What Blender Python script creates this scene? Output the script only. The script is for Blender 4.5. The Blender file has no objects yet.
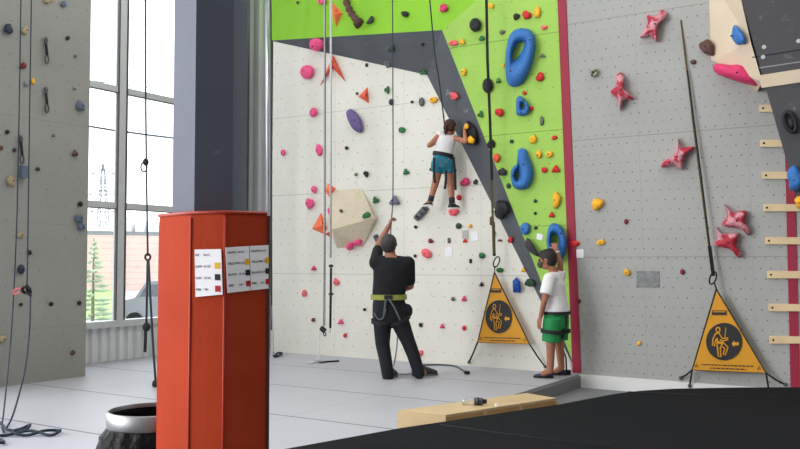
import bpy, bmesh, math, random
from mathutils import Vector, Matrix, Euler, noise
random.seed(7)
SC = bpy.context.scene
COL = SC.collection
V = Vector
PI = math.pi

# ------------------------------------------------------------------ camera frame (room axes: x along the far wall, y into it)
F, CX, CY = 850.0, 400.0, 224.5
CAM = V((0, 0, 1.4))
YAW = math.radians(32.2)
PITCH = math.atan(37.5 / 850)
RM = Euler((PI/2 + PITCH, 0, YAW), 'XYZ').to_matrix()
FWD = V((-math.sin(YAW), math.cos(YAW), 0))
RGT = V((math.cos(YAW), math.sin(YAW), 0))
UP = V((0, 0, 1))
def ray(px, py): return RM @ V(((px-CX)/F, (CY-py)/F, -1))
def at(px, py, D):
    d = ray(px, py); return CAM + d*(D/d.dot(FWD))
class Plane:
    def __init__(s, p, n): s.p, s.n = V(p), V(n).normalized()
    def on(s, px, py, off=0.0):
        d = ray(px, py); t = (s.p + s.n*off - CAM).dot(s.n)/d.dot(s.n); return CAM + d*t
    def shift(s, o): return Plane(s.p + s.n*o, s.n)
def plane3(a, b, c):
    n = (b-a).cross(c-a).normalized()
    if n.dot(CAM-a) < 0: n = -n
    return Plane(a, n)
VW = 10.24
LEAN = math.radians(4.6)
W = Plane((0, VW, 0), (0, -1, 0))
G = Plane((0, VW, 0), (0, -math.cos(LEAN), -math.sin(LEAN)))
L = Plane((-8.88, 0, 0), (1, 0, 0))
FL = Plane((0, 0, 0), (0, 0, 1))
WN = Plane((-9.93, 0, 0), (1, 0, 0))
a1, a3 = W.on(270, 40.6), W.on(427, 75)
b1, cc = G.on(442, 30), G.on(577.5, 372.5)
cc = V((cc.x, VW, 0.0))
K1, K2 = plane3(a1, a3, b1), plane3(a3, b1, cc)
t1 = G.on(518, -35)
G1 = plane3(a1, b1, t1)
DP = Plane((0, VW-.1, 0), (0, -math.cos(math.radians(10)), -math.sin(math.radians(10))))
PL = dict(W=W, G=G, L=L, K1=K1, K2=K2, G1=G1, D=DP)

# ------------------------------------------------------------------ materials
def lin(c):
    r = []
    for x in c:
        x /= 255; r.append(x/12.92 if x <= .04045 else ((x+.055)/1.055)**2.4)
    return (*r, 1)
MATS = {}
def mat(name, rgb, rough=.6, var=.08, scale=12, bump=0.0, metal=0.0, spec=.4, bscale=None):
    if name in MATS: return MATS[name]
    m = bpy.data.materials.new(name); m.use_nodes = True
    nt = m.node_tree; b = nt.nodes['Principled BSDF']
    b.inputs['Roughness'].default_value = rough; b.inputs['Metallic'].default_value = metal
    b.inputs['Specular IOR Level'].default_value = spec
    tc = nt.nodes.new('ShaderNodeTexCoord'); n = nt.nodes.new('ShaderNodeTexNoise')
    n.inputs['Scale'].default_value = scale; n.inputs['Detail'].default_value = 5
    nt.links.new(tc.outputs['Object'], n.inputs['Vector'])
    mr = nt.nodes.new('ShaderNodeMapRange'); mr.inputs['To Min'].default_value = 1-var; mr.inputs['To Max'].default_value = 1+var
    mr.inputs['From Min'].default_value = .3; mr.inputs['From Max'].default_value = .7
    nt.links.new(n.outputs['Fac'], mr.inputs['Value'])
    mx = nt.nodes.new('ShaderNodeMix'); mx.data_type = 'RGBA'; mx.blend_type = 'MULTIPLY'; mx.inputs[0].default_value = 1
    mx.inputs[6].default_value = lin(rgb); nt.links.new(mr.outputs[0], mx.inputs[7])
    nt.links.new(mx.outputs[2], b.inputs['Base Color'])
    m['mx'] = 1
    if bump:
        n2 = nt.nodes.new('ShaderNodeTexNoise'); n2.inputs['Scale'].default_value = bscale or scale*3; n2.inputs['Detail'].default_value = 4
        nt.links.new(tc.outputs['Object'], n2.inputs['Vector'])
        bp = nt.nodes.new('ShaderNodeBump'); bp.inputs['Strength'].default_value = bump; bp.inputs['Distance'].default_value = .02
        nt.links.new(n2.outputs['Fac'], bp.inputs['Height']); nt.links.new(bp.outputs[0], b.inputs['Normal'])
    MATS[name] = m
    return m
def M_(nt, op, a, b=None, c=None):
    n = nt.nodes.new('ShaderNodeMath'); n.operation = op
    for i, x in enumerate((a, b, c)):
        if x is None: continue
        if isinstance(x, (int, float)): n.inputs[i].default_value = x
        else: nt.links.new(x, n.inputs[i])
    return n.outputs[0]
def darken(m, fac, rgb):
    """mix a mark colour over the material's base colour where fac is 1"""
    nt = m.node_tree; b = nt.nodes['Principled BSDF']; inp = b.inputs['Base Color']
    src = inp.links[0].from_socket
    mx = nt.nodes.new('ShaderNodeMix'); mx.data_type = 'RGBA'
    nt.links.new(fac, mx.inputs[0]); nt.links.new(src, mx.inputs[6]); mx.inputs[7].default_value = lin(rgb)
    nt.links.new(mx.outputs[2], inp)
def xyz(m):
    nt = m.node_tree; tc = nt.nodes.new('ShaderNodeTexCoord'); s = nt.nodes.new('ShaderNodeSeparateXYZ')
    nt.links.new(tc.outputs['Object'], s.inputs[0]); return nt, tc, s.outputs
def tnuts(m, ax, sx, sz, rad, rgb, strength=.8, ox=0, oz=0):
    nt, tc, o = xyz(m)
    z = M_(nt, 'DIVIDE', M_(nt, 'ADD', o[2], 10+oz), sz)
    row = M_(nt, 'FLOOR', z)
    x = M_(nt, 'ADD', M_(nt, 'DIVIDE', M_(nt, 'ADD', o[ax], 20+ox), sx), M_(nt, 'MULTIPLY', M_(nt, 'MODULO', row, 2), .5))
    fx = M_(nt, 'MULTIPLY', M_(nt, 'SUBTRACT', M_(nt, 'FRACT', x), .5), sx)
    fz = M_(nt, 'MULTIPLY', M_(nt, 'SUBTRACT', M_(nt, 'FRACT', z), .5), sz)
    d = M_(nt, 'SQRT', M_(nt, 'ADD', M_(nt, 'MULTIPLY', fx, fx), M_(nt, 'MULTIPLY', fz, fz)))
    cell = nt.nodes.new('ShaderNodeTexWhiteNoise'); cell.noise_dimensions = '2D'
    cv = nt.nodes.new('ShaderNodeCombineXYZ'); nt.links.new(M_(nt, 'FLOOR', x), cv.inputs[0]); nt.links.new(row, cv.inputs[1])
    nt.links.new(cv.outputs[0], cell.inputs['Vector'])
    f = M_(nt, 'MULTIPLY', M_(nt, 'LESS_THAN', d, rad), M_(nt, 'MULTIPLY_ADD', cell.outputs[0], .6*strength, .4*strength))
    darken(m, f, rgb)
def lines(m, ax, positions, half, rgb, strength):
    nt, tc, o = xyz(m); tot = None
    for p in positions:
        f = M_(nt, 'LESS_THAN', M_(nt, 'ABSOLUTE', M_(nt, 'SUBTRACT', o[ax], p)), half)
        tot = f if tot is None else M_(nt, 'MAXIMUM', tot, f)
    darken(m, M_(nt, 'MULTIPLY', tot, strength), rgb)
def scuffs(m, scale, thr, rgb, strength, stretch=(1, 1, 1)):
    nt = m.node_tree; tc = nt.nodes.new('ShaderNodeTexCoord'); mp = nt.nodes.new('ShaderNodeMapping')
    mp.inputs['Scale'].default_value = stretch
    n = nt.nodes.new('ShaderNodeTexNoise'); n.inputs['Scale'].default_value = scale; n.inputs['Detail'].default_value = 6; n.inputs['Roughness'].default_value = .65
    nt.links.new(tc.outputs['Object'], mp.inputs[0]); nt.links.new(mp.outputs[0], n.inputs['Vector'])
    mr = nt.nodes.new('ShaderNodeMapRange'); mr.inputs['From Min'].default_value = thr; mr.inputs['From Max'].default_value = thr+.06
    nt.links.new(n.outputs['Fac'], mr.inputs['Value'])
    darken(m, M_(nt, 'MULTIPLY', mr.outputs[0], strength), rgb)

# ------------------------------------------------------------------ object helpers
def link(o, parent=None):
    COL.objects.link(o)
    if parent is not None: o.parent = parent; o.matrix_parent_inverse = Matrix.Identity(4) if parent.matrix_basis == Matrix.Identity(4) else parent.matrix_basis.inverted()
    return o
def meshobj(name, verts, faces, m, parent=None, smooth=False):
    me = bpy.data.meshes.new(name); me.from_pydata([tuple(v) for v in verts], [], faces); me.update()
    bm = bmesh.new(); bm.from_mesh(me); bmesh.ops.recalc_face_normals(bm, faces=bm.faces); bm.to_mesh(me); bm.free()
    if smooth:
        for p in me.polygons: p.use_smooth = True
    me.materials.append(m)
    return link(bpy.data.objects.new(name, me), parent)
def bmobj(name, bm, m, parent=None, smooth=False, recalc=True):
    if recalc: bmesh.ops.recalc_face_normals(bm, faces=bm.faces)
    me = bpy.data.meshes.new(name); bm.to_mesh(me); bm.free()
    if smooth:
        for p in me.polygons: p.use_smooth = True
    me.materials.append(m)
    return link(bpy.data.objects.new(name, me), parent)
def tag(o, label, cat, group=None, kind=None):
    o['label'] = label; o['category'] = cat
    if group: o['group'] = group
    if kind: o['kind'] = kind
    return o
def thing(name, label, cat, loc, group=None):
    o = bpy.data.objects.new(name, None); o.empty_display_size = .1; o.location = loc; COL.objects.link(o)
    return tag(o, label, cat, group)
def struct(o): o['kind'] = 'structure'; return o
def add_box(bm, c, size, rot=None):
    r = bmesh.ops.create_cube(bm, size=1.0); R = rot or Matrix.Identity(3)
    for v in r['verts']: v.co = R @ V((v.co.x*size[0], v.co.y*size[1], v.co.z*size[2])) + V(c)
    return r['verts']
def frame_of(d, up=V((0, 0, 1))):
    d = d.normalized()
    s = d.cross(up)
    if s.length < 1e-4: s = d.cross(V((1, 0, 0)))
    s.normalize(); return s, d.cross(s).normalized()
def add_tube(bm, pts, r, seg=8, cap=True, radii=None):
    pts = [V(p) for p in pts]; rings = []
    s = None
    for i, p in enumerate(pts):
        d = (pts[min(i+1, len(pts)-1)] - pts[max(i-1, 0)]).normalized()
        if s is None: s, t = frame_of(d, V((.31, .2, .9)))
        else:
            s = (s - d*s.dot(d)).normalized(); t = d.cross(s)
        rr = radii[i] if radii else r
        rings.append([bm.verts.new(p + (s*math.cos(2*PI*k/seg) + t*math.sin(2*PI*k/seg))*rr) for k in range(seg)])
    for a, b in zip(rings, rings[1:]):
        for k in range(seg): bm.faces.new((a[k], a[(k+1) % seg], b[(k+1) % seg], b[k]))
    if cap: bm.faces.new(rings[0][::-1]); bm.faces.new(rings[-1])
def curve_pts(pts, n=6):
    """Catmull-Rom through pts"""
    pts = [V(p) for p in pts]; P = [2*pts[0]-pts[1]] + pts + [2*pts[-1]-pts[-2]]; out = []
    for i in range(1, len(P)-2):
        p0, p1, p2, p3 = P[i-1:i+3]
        for k in range(n):
            t = k/n
            out.append(.5*((2*p1) + (p2-p0)*t + (2*p0-5*p1+4*p2-p3)*t*t + (3*p1-p0-3*p2+p3)*t**3))
    out.append(pts[-1]); return out
def tube(name, pts, r, m, parent=None, seg=8, smooth=True):
    bm = bmesh.new(); add_tube(bm, pts, r, seg); return bmobj(name, bm, m, parent, smooth)
def prism(name, poly, back, m, parent=None):
    """poly: world points of the front; back: offset vector or list of points"""
    n = len(poly); b = [p + back for p in poly] if isinstance(back, V) else back
    f = [tuple(range(n)), tuple(range(2*n-1, n-1, -1))] + [(i, (i+1) % n, n+(i+1) % n, n+i) for i in range(n)]
    return meshobj(name, list(poly)+list(b), f, m, parent)
def sphere(bm, c, r, sub=2, scl=(1, 1, 1), rot=None):
    res = bmesh.ops.create_icosphere(bm, subdivisions=sub, radius=r); R = rot or Matrix.Identity(3)
    for v in res['verts']: v.co = R @ V((v.co.x*scl[0], v.co.y*scl[1], v.co.z*scl[2])) + V(c)
def ring_pts(c, a, b, n=16, k=1.0): return [c + a*math.cos(2*PI*i*k/n) + b*math.sin(2*PI*i*k/n) for i in range(n+1)]

# ------------------------------------------------------------------ palette
m_white = mat('white_wall_paint', (226, 223, 213), .75, .035, 1.5, .06, bscale=60)
tnuts(m_white, 0, .172, .19, .0085, (60, 58, 55), .75)
lines(m_white, 2, [1.22, 2.44, 3.66], .004, (150, 147, 140), .6)
lines(m_white, 0, [-7.6, -6.38, -5.16, -3.94], .003, (170, 167, 160), .5)
scuffs(m_white, 5, .66, (150, 146, 140), .35, (1, 1, .5))
m_left = mat('left_wall_paint', (150, 149, 143), .8, .05, 1.2, .06, bscale=60)
tnuts(m_left, 1, .17, .19, .008, (50, 50, 50), .6)
lines(m_left, 2, [1.85, 3.07, .63], .003, (120, 120, 118), .5)
scuffs(m_left, 6, .68, (95, 95, 98), .4, (1, 1, .35))
m_gw = mat('grey_wall_paint', (166, 166, 163), .75, .04, 1.2, .05, bscale=60)
tnuts(m_gw, 0, .107, .115, .0075, (40, 40, 40), .9)
lines(m_gw, 2, [1.46, 2.9, 4.33], .004, (110, 112, 110), .6)
lines(m_gw, 0, [-2.95, -1.73, -.5, .72], .003, (140, 142, 140), .6)
scuffs(m_gw, 7, .69, (110, 112, 112), .5, (1, 1, .35))
m_green = mat('lime_green_wall_paint', (158, 200, 88), .7, .04, 1.5, .05, bscale=60)
tnuts(m_green, 0, .172, .19, .0075, (50, 70, 30), .7)
lines(m_green, 2, [1.86, 3.05, 4.26], .005, (95, 120, 55), .7)
scuffs(m_green, 6, .7, (205, 222, 160), .5)
m_green2 = mat('bright_green_wall_paint', (134, 192, 42), .7, .05, 1.5, .05, bscale=60)
scuffs(m_green2, 5, .7, (190, 215, 130), .4)
m_band = mat('dark_grey_wall_paint', (84, 87, 93), .7, .06, 2, .06, bscale=60)
scuffs(m_band, 5, .64, (165, 168, 172), .5)
m_strip = mat('red_strip', (150, 32, 58), .6, .04, 3)
m_floor = mat('grey_floor_vinyl', (176, 176, 183), .5, .04, .8, .04, spec=.4, bscale=120)
lines(m_floor, 1, [9.0, 7.53, 6.06, 4.6, 3.1], .013, (72, 72, 78), .85)
lines(m_floor, 0, [-8.0, -5.0], .006, (130, 130, 136), .5)
scuffs(m_floor, 3, .66, (150, 150, 156), .4)
m_low = mat('lower_floor_grey', (128, 130, 132), .6, .08, 2, .05)
m_matside = mat('mat_edge_grey', (118, 120, 120), .6, .05, 3)
m_kick = mat('white_kickboard', (222, 222, 220), .6, .03, 2)
m_black = mat('black_vinyl', (20, 21, 24), .85, .1, 3, .05, spec=.08, bscale=150)
lines(m_black, 1, [4.9], .007, (12, 12, 14), .9)
m_blackseam = mat('black_seam', (15, 15, 17), .8, .05)
m_pad = mat('orange_vinyl', (162, 58, 33), .7, .06, 4, .2, spec=.06, bscale=9)
m_padtop = mat('orange_vinyl_top', (160, 46, 28), .5, .06, 4)
m_col = mat('column_blue_grey_paint', (78, 82, 98), .6, .06, 3, .06)
scuffs(m_col, 4, .68, (120, 124, 140), .4)
m_side = mat('building_wall_grey', (122, 124, 134), .7, .04, 2)
m_trimd = mat('dark_grey_trim', (78, 80, 88), .7, .05)
m_rear = mat('rear_wall_paint', (150, 150, 148), .8, .04, 2)
m_ceil = mat('ceiling_pale', (190, 190, 188), .8, .04, 2)
m_corr = mat('corrugated_grey_metal', (222, 224, 224), .5, .03, 3)
m_frame = mat('window_frame_white', (200, 202, 204), .45, .03, 5)
m_gask = mat('window_gasket_dark', (84, 72, 74), .6, .05)
m_ply = mat('pale_plywood', (198, 172, 130), .55, .08, 3, .04)
scuffs(m_ply, 3, .58, (190, 158, 112), .45, (1, 1, 14))
m_plyedge = mat('plywood_edge', (186, 142, 92), .6, .1, 8)
m_cream = mat('cream_plywood', (208, 190, 166), .6, .04, 3)
m_rung = mat('wooden_rung', (216, 190, 150), .5, .07, 6)
m_panel = mat('charcoal_panel', (74, 73, 76), .75, .08, 3, .06)
scuffs(m_panel, 6, .65, (140, 138, 138), .45)
m_vol = mat('beige_volume_paint', (212, 199, 174), .75, .03, 6, .08, bscale=120)
tnuts(m_vol, 0, .1, .1, .006, (90, 85, 75), .7)
m_rim = mat('bin_rim_steel', (150, 150, 152), .42, .06, 20, metal=1.0)
m_steel = mat('brushed_steel', (205, 207, 210), .28, .05, 20, metal=1.0)
m_steeld = mat('dark_steel', (90, 92, 98), .4, .05, 20, metal=.8)
m_paper = mat('white_paper', (238, 236, 240), .8, .02, 5)
m_ink = mat('black_ink', (25, 25, 28), .7, .02)
m_inky = mat('yellow_ink', (228, 176, 40), .7, .02)
m_inkr = mat('red_ink', (176, 28, 34), .7, .02)
m_gate = mat('yellow_banner', (214, 150, 34), .6, .05, 3, .12, bscale=7)
m_gateb = mat('black_print', (44, 42, 44), .7, .05)
m_web = mat('black_webbing', (30, 30, 32), .7, .1, 30)
m_webdark = mat('olive_webbing', (96, 84, 44), .7, .15, 30)
m_ropeg = mat('grey_rope', (176, 178, 182), .75, .15, 40)
m_roped = mat('dark_rope', (52, 56, 66), .75, .2, 40)
m_ropet = mat('teal_black_rope', (34, 48, 60), .75, .4, 25)
m_ropew = mat('white_rope', (222, 222, 220), .75, .08, 40)
HC = dict(pink=(238, 84, 140), red=(205, 38, 38), dred=(118, 28, 38), coral=(238, 98, 108), orange=(246, 118, 78), orange2=(228, 88, 58),
          black=(26, 26, 30), dark=(52, 52, 55), grey=(98, 98, 100), lgrey=(132, 134, 134), green=(36, 112, 56), dgreen=(40, 72, 52),
          yellow=(240, 176, 36), purple=(106, 88, 140), lilac=(112, 108, 132), blue=(50, 110, 178), blueg=(92, 104, 124), navy=(44, 52, 72), tan=(170, 152, 118),
          brown=(92, 62, 56), olive=(104, 108, 90), starred=(196, 46, 66), stone=(156, 158, 136), cobalt=(26, 78, 170), mag=(214, 54, 106), ry=(226, 84, 40))
def hm(k):
    return mat('hold_'+k, HC[k], .62, .1, 25, .25, bscale=70)
m_star = mat('star_hold_red', (172, 36, 58), .6, .1, 25, .15, bscale=60)
scuffs(m_star, 6, .49, (214, 160, 168), .75)
m_bolt = mat('bolt_dark', (28, 28, 30), .4, .05, metal=.6)
m_boltw = mat('bolt_bright', (225, 225, 225), .35, .03, metal=.5)

# ------------------------------------------------------------------ setting
def poly(name, pts, m, parent=None): return meshobj(name, pts, [tuple(range(len(pts)))], m, parent)
# grey raised floor: bounded on the right by a line along y
ed = FL.on(567, 378)
xe = ed.x
FB = -.16
struct(meshobj('floor', [(-10.15, -10, 0), (xe, -10, 0), (xe, VW, 0), (-10.15, VW, 0), (-10.15, 12, 0), (-8.83, 12, 0), (-8.83, VW, 0)], [(0, 1, 2, 6, 3), (3, 6, 5, 4)], m_floor))
struct(meshobj('trim_1', [(xe, -10, 0), (xe, VW, 0), (xe+.03, VW, -.03), (xe+.03, -10, -.03), (xe+.03, VW, FB), (xe+.03, -10, FB)], [(0, 1, 2, 3), (3, 2, 4, 5)], m_matside))
struct(poly('floor.001', [V((xe, -10, FB)), V((6, -10, FB)), V((6, VW+.3, FB)), V((xe, VW+.3, FB))], m_low))
# far wall: white slab, dark grey facets, lime overhang
wl = V((-8.83, VW, 0))
zt = a1.z
G1p = lambda x, y: G1.on(x, y)
t0 = G1p(262, -35)
struct(meshobj('wall_back', [V((-8.83, VW, -.16)), V((cc.x, VW, -.16)), cc, a3, V((a1.x, VW, a1.z)), V((-8.83, VW, a1.z+.02)), V((-8.83, 11.2, a1.z+.02)), V((-8.83, 11.2, 0)), wl],
               [(0, 1, 2), (0, 2, 3), (0, 3, 8), (8, 3, 4), (8, 4, 5), (8, 5, 6, 7)], m_white))
struct(meshobj('wall_back.001', [a1, a3, b1, cc], [(0, 1, 2), (1, 3, 2)], m_band))
tR = G.on(557, -35)
struct(poly('wall_back.002', [b1, t1, tR, cc], m_green))
g1v = [a1, b1, t1, t0]
struct(meshobj('wall_back.003', g1v + [V((t0.x, VW+.1, t0.z)), V((a1.x-.05, VW+.05, a1.z))], [(0, 1, 2, 3), (0, 3, 4, 5)], m_green2))
# right grey wall
rt0, rt1 = G.on(560, -35), G.on(930, -60)
zr = rt0.z
def gpt(x, z, off=0): return V((x, VW - math.tan(LEAN)*z - off, z))
struct(poly('wall_right', [V((cc.x, VW, 0)), gpt(3.2, 0), gpt(3.2, zr), gpt(rt0.x, zr)], m_gw))
struct(prism('baseboard_right', [V((cc.x+.02, VW-.03, FB)), V((3.2, VW-.03, FB)), V((3.2, VW-.03, .0)), V((cc.x+.02, VW-.03, .0))], V((0, .06, 0)), m_kick))
def gstrip(name, p, m, th=.012):
    q = [G.on(x, y, th) for x, y in p]; return struct(prism(name, q, -G.n*(th+.004), m))
gstrip('trim_2', [(556, -35), (564.5, -35), (581, 373), (572.5, 372.5)], m_strip)
gstrip('trim_3', [(780.5, -35), (789.5, -35), (800, 388), (790.5, 387)], m_strip)
HT = 8.8   # hall height
# left climbing wall (built out 1 m from the window wall)
struct(prism('wall_left', [V((-8.88, 4.9, -.0)), V((-8.88, 6.84, 0)), V((-8.88, 6.84, HT)), V((-8.88, 4.9, HT))], V((-1.0, 0, 0)), m_left))
# window wall
v172 = WN.on(176, 200).y; sillz = WN.on(130, 322).z
zb1, zb2 = WN.on(130, 92).z, WN.on(130, 206.5).z
v0, WT = 4.6, 8.7
va, vb = WN.on(117, 150).y, WN.on(125.5, 150).y
# the wall beyond the window
struct(prism('wall_side', [V((-9.93, v172+.3, 0)), V((-9.93, 11.2, 0)), V((-9.93, 11.2, WT)), V((-9.93, v172+.3, WT))], V((-.25, 0, 0)), m_side))
# corrugated skirt below the window and corrugated end wall
def corrugated(name, p, d, length, z0, z1, pitch, dep, nrm, m):
    n = int(length/pitch); prof = []
    for i in range(n):
        for f, h in ((0, 0), (.18, 0), (.32, 1), (.68, 1), (.82, 0)): prof.append(((i+f)*pitch, h*dep))
    vs = []
    for s, h in prof:
        q = V(p) + V(d)*s + V(nrm)*h; vs += [V((q.x, q.y, z0)), V((q.x, q.y, z1))]
    fs = [(2*i, 2*i+2, 2*i+3, 2*i+1) for i in range(len(prof)-1)]
    return struct(meshobj(name, vs, fs, m))
corrugated('wall_side.001', (-9.97, v0, 0), (0, 1, 0), v172+.45-v0, 0, sillz-.03, .155, .05, (1, 0, 0), m_corr)
corrugated('wall_end', (-9.95, 10.62, 0), (1, 0, 0), 1.2, 0, HT, .2, .05, (0, -1, 0), m_corr)
tq = [at(229, 224, 13.75), at(246, 224, 13.6)]
struct(prism('trim_4', [V((p.x, p.y, z)) for p, z in ((tq[0], 0), (tq[1], 0), (tq[1], HT), (tq[0], HT))], FWD*.2, m_trimd))
struct(prism('ceiling', [V((-10.2, -10, HT)), V((5, -10, HT)), V((5, 11.4, HT)), V((-10.2, 11.4, HT))], V((0, 0, .2)), m_ceil))
struct(prism('wall_front', [V((-10, -10, -.16)), V((5, -10, -.16)), V((5, -10, HT)), V((-10, -10, HT))], V((0, -.15, 0)), m_rear))
struct(prism('wall_right.001', [V((5, -10, -.16)), V((5, 11, -.16)), V((5, 11, HT)), V((5, -10, HT))], V((.15, 0, 0)), m_rear))
# side wall towards the camera: a long row of tall windows between piers
struct(prism('wall_side.002', [V((-9.93, -10, 0)), V((-9.93, 4.9, 0)), V((-9.93, 4.9, .5)), V((-9.93, -10, .5))], V((-.2, 0, 0)), m_side))
for k in range(5): struct(prism('trim_5', [V((-9.93, -10+3.68*k, .5)), V((-9.93, -9.82+3.68*k, .5)), V((-9.93, -9.82+3.68*k, HT)), V((-9.93, -10+3.68*k, HT))], V((-.12, 0, 0)), m_frame))
# window frame
bm = bmesh.new()
wc = lambda y0, y1, z0, z1, x0=-9.985, x1=-9.91: add_box(bm, ((x0+x1)/2, (y0+y1)/2, (z0+z1)/2), (x1-x0, y1-y0, z1-z0))
wend = v172+.3
wc(v0, wend, sillz-.05, sillz+.04, -10.05, -9.86)
for z in (zb1, zb2): wc(v0, wend, z-.045, z+.045)
wc(va, vb, sillz, WT, -9.985, -9.902)
vprev = va-1.35   # left of this the frame hides behind the climbing wall
wc(vprev-.1, vprev, sillz, WT)
wc(wend-.06, wend, sillz, WT)
wc(v0, wend, WT-.08, WT)
win = struct(bmobj('window_1', bm, m_frame))
bm = bmesh.new()
wc(va-.012, va+.008, sillz+.04, WT, -9.94, -9.896)
wc(vb-.022, vb+.008, sillz+.04, WT, -9.94, -9.896)
for z in (zb1, zb2): wc(v0, wend, z-.056, z-.044, -9.95, -9.906)
bmobj('window_gasket', bm, m_gask, win)
m_glass = bpy.data.materials.new('window_glass'); m_glass.use_nodes = True
nt = m_glass.node_tree; nt.nodes.clear()
o_ = nt.nodes.new('ShaderNodeOutputMaterial'); tr = nt.nodes.new('ShaderNodeBsdfTransparent'); gl = nt.nodes.new('ShaderNodeBsdfGlossy'); mxs = nt.nodes.new('ShaderNodeMixShader')
tr.inputs[0].default_value = (.95, .97, .97, 1); gl.inputs['Roughness'].default_value = .02; mxs.inputs[0].default_value = .05
nt.links.new(tr.outputs[0], mxs.inputs[1]); nt.links.new(gl.outputs[0], mxs.inputs[2]); nt.links.new(mxs.outputs[0], o_.inputs[0])
for y0, y1 in ((vprev, va), (vb, wend-.06)):
    for z0, z1 in ((sillz+.04, zb2-.045), (zb2+.045, zb1-.045), (zb1+.045, WT-.08)):
        bm = bmesh.new(); add_box(bm, (-9.95, (y0+y1)/2, (z0+z1)/2), (.008, y1-y0-.002, z1-z0-.002)); bmobj('pane', bm, m_glass, win)

# ------------------------------------------------------------------ outside
m_lawn = mat('lawn_green', (150, 190, 110), .9, .15, .5)
m_road = mat('asphalt_pale', (178, 180, 182), .9, .06, .5)
m_brick = mat('pale_brick', (202, 176, 168), .85, .06, 1)
br = m_brick.node_tree.nodes.new('ShaderNodeTexBrick')
lines(m_brick, 2, [k*.5-1 for k in range(11)], .04, (176, 148, 142), .5)
m_roof = mat('roof_edge_grey', (120, 124, 128), .8, .05)
m_pylon = mat('pylon_grey', (112, 118, 126), .7, .05)
m_leaf = mat('spruce_needles', (160, 176, 148), .9, .25, 4)
m_bark = mat('bark_grey', (120, 110, 98), .9, .2, 6)
m_car = mat('dark_car_cover', (128, 132, 136), .5, .1, 3)
m_carw = mat('car_glass', (84, 90, 98), .2, .05)
GZ = -1.0
def gat(px, py): return Plane((0, 0, GZ), (0, 0, 1)).on(px, py)
oc = gat(120, 300)
struct(poly('floor.002', [V((-11, -30, GZ)), V((-11, 140, GZ)), V((-190, 140, GZ)), V((-190, -30, GZ))], m_road))
q = [gat(60, 318), gat(117, 318), gat(117, 287), gat(60, 287)]
g_ = prism('lawn', [p + UP*.03 for p in q], V((0, 0, -.03)), m_lawn); tag(g_, 'bright green lawn strip outside the window below the brick building', 'lawn', kind='stuff')
# brick building
b0, b1_ = at(40, 234, 68), at(215, 234.5, 76)
bt = thing('brick_building', 'low pale brick building outside beyond the window with flat roof', 'building', ((b0.x+b1_.x)/2, (b0.y+b1_.y)/2, GZ))
zt_ = b0.z
back = FWD*12
prism('brick_wall', [V((b0.x, b0.y, GZ)), V((b1_.x, b1_.y, GZ)), V((b1_.x, b1_.y, zt_)), V((b0.x, b0.y, zt_))], back, m_brick, bt)
prism('roof_edge', [V((b0.x, b0.y, zt_)), V((b1_.x, b1_.y, zt_)), V((b1_.x, b1_.y, zt_+.35)), V((b0.x, b0.y, zt_+.35))], back-FWD*.3, m_roof, bt)
m_rtu = mat('rooftop_unit_pale', (226, 228, 230), .7, .04)
for (x0, x1, y0) in ((135, 144, 221), (147, 152, 224), (122, 131, 218)):
    p, q_ = at(x0, 234, 73), at(x1, 234, 73); h = at(x0, y0, 73).z
    prism('rooftop_unit', [V((p.x, p.y, zt_+.3)), V((q_.x, q_.y, zt_+.3)), V((q_.x, q_.y, h)), V((p.x, p.y, h))], FWD*3, m_rtu, bt)
# pylon
py_ = thing('lattice_pylon', 'pale lattice power pylon outside on the skyline above the brick building', 'pylon', (at(103, 250, 150).x, at(103, 250, 150).y, GZ))
bm = bmesh.new()
def pyl(x, y, dd): return at(x, y, 150) + FWD*dd
levels = [(262, 8), (240, 6), (222, 4.6), (205, 3.6), (190, 2.6), (176, 1.9), (164, .6)]
prev = None
for yy, hw in levels:
    cs = [pyl(103-hw, yy, -hw*.17), pyl(103+hw, yy, -hw*.17), pyl(103+hw, yy, hw*.17), pyl(103-hw, yy, hw*.17)]
    for i in range(4): add_tube(bm, [cs[i], cs[(i+1) % 4]], .06, 4)
    if prev:
        for i in range(4):
            add_tube(bm, [prev[i], cs[i]], .07, 4); add_tube(bm, [prev[i], cs[(i+1) % 4]], .04, 4); add_tube(bm, [prev[(i+1) % 4], cs[i]], .04, 4)
    prev = cs
bmobj('lattice_mast', bm, m_pylon, py_)
for yy, hw in ((174, 12), (195, 15), (212, 13)):
    bm = bmesh.new()
    for s in (-1, 1):
        add_tube(bm, [pyl(103, yy-5, 0), pyl(103+s*hw, yy, 0)], .08, 4); add_tube(bm, [pyl(103, yy, 0), pyl(103+s*hw, yy, 0)], .08, 4)
        add_tube(bm, [pyl(103+s*hw*.5, yy-2.5, 0), pyl(103+s*hw*.35, yy, 0)], .05, 4); add_tube(bm, [pyl(103+s*hw, yy, 0), pyl(103+s*hw, yy+3, 0)], .06, 4)
    bmobj('cross_arm', bm, m_pylon, py_)
for (p, q_, D, lab) in (((60, 113), (200, 138), 40, 'thick dark power line crossing the middle window panes'), ((60, 71), (200, 90), 60, 'thin power line just above the upper window bar'),
                        ((120, -12), (200, 12), 60, 'thin power line across the top right corner of the window')):
    a, b = at(*p, D), at(*q_, D); d_ = (b-a).normalized(); a, b = a-d_*8, b+d_*2
    tag(tube('power_line', [a.lerp(b, t/8) - UP*(.4*math.sin(PI*t/8)) for t in range(9)], .05 if D == 40 else .03, m_roped, seg=5), lab, 'cable', 'power lines outside the window')
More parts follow.
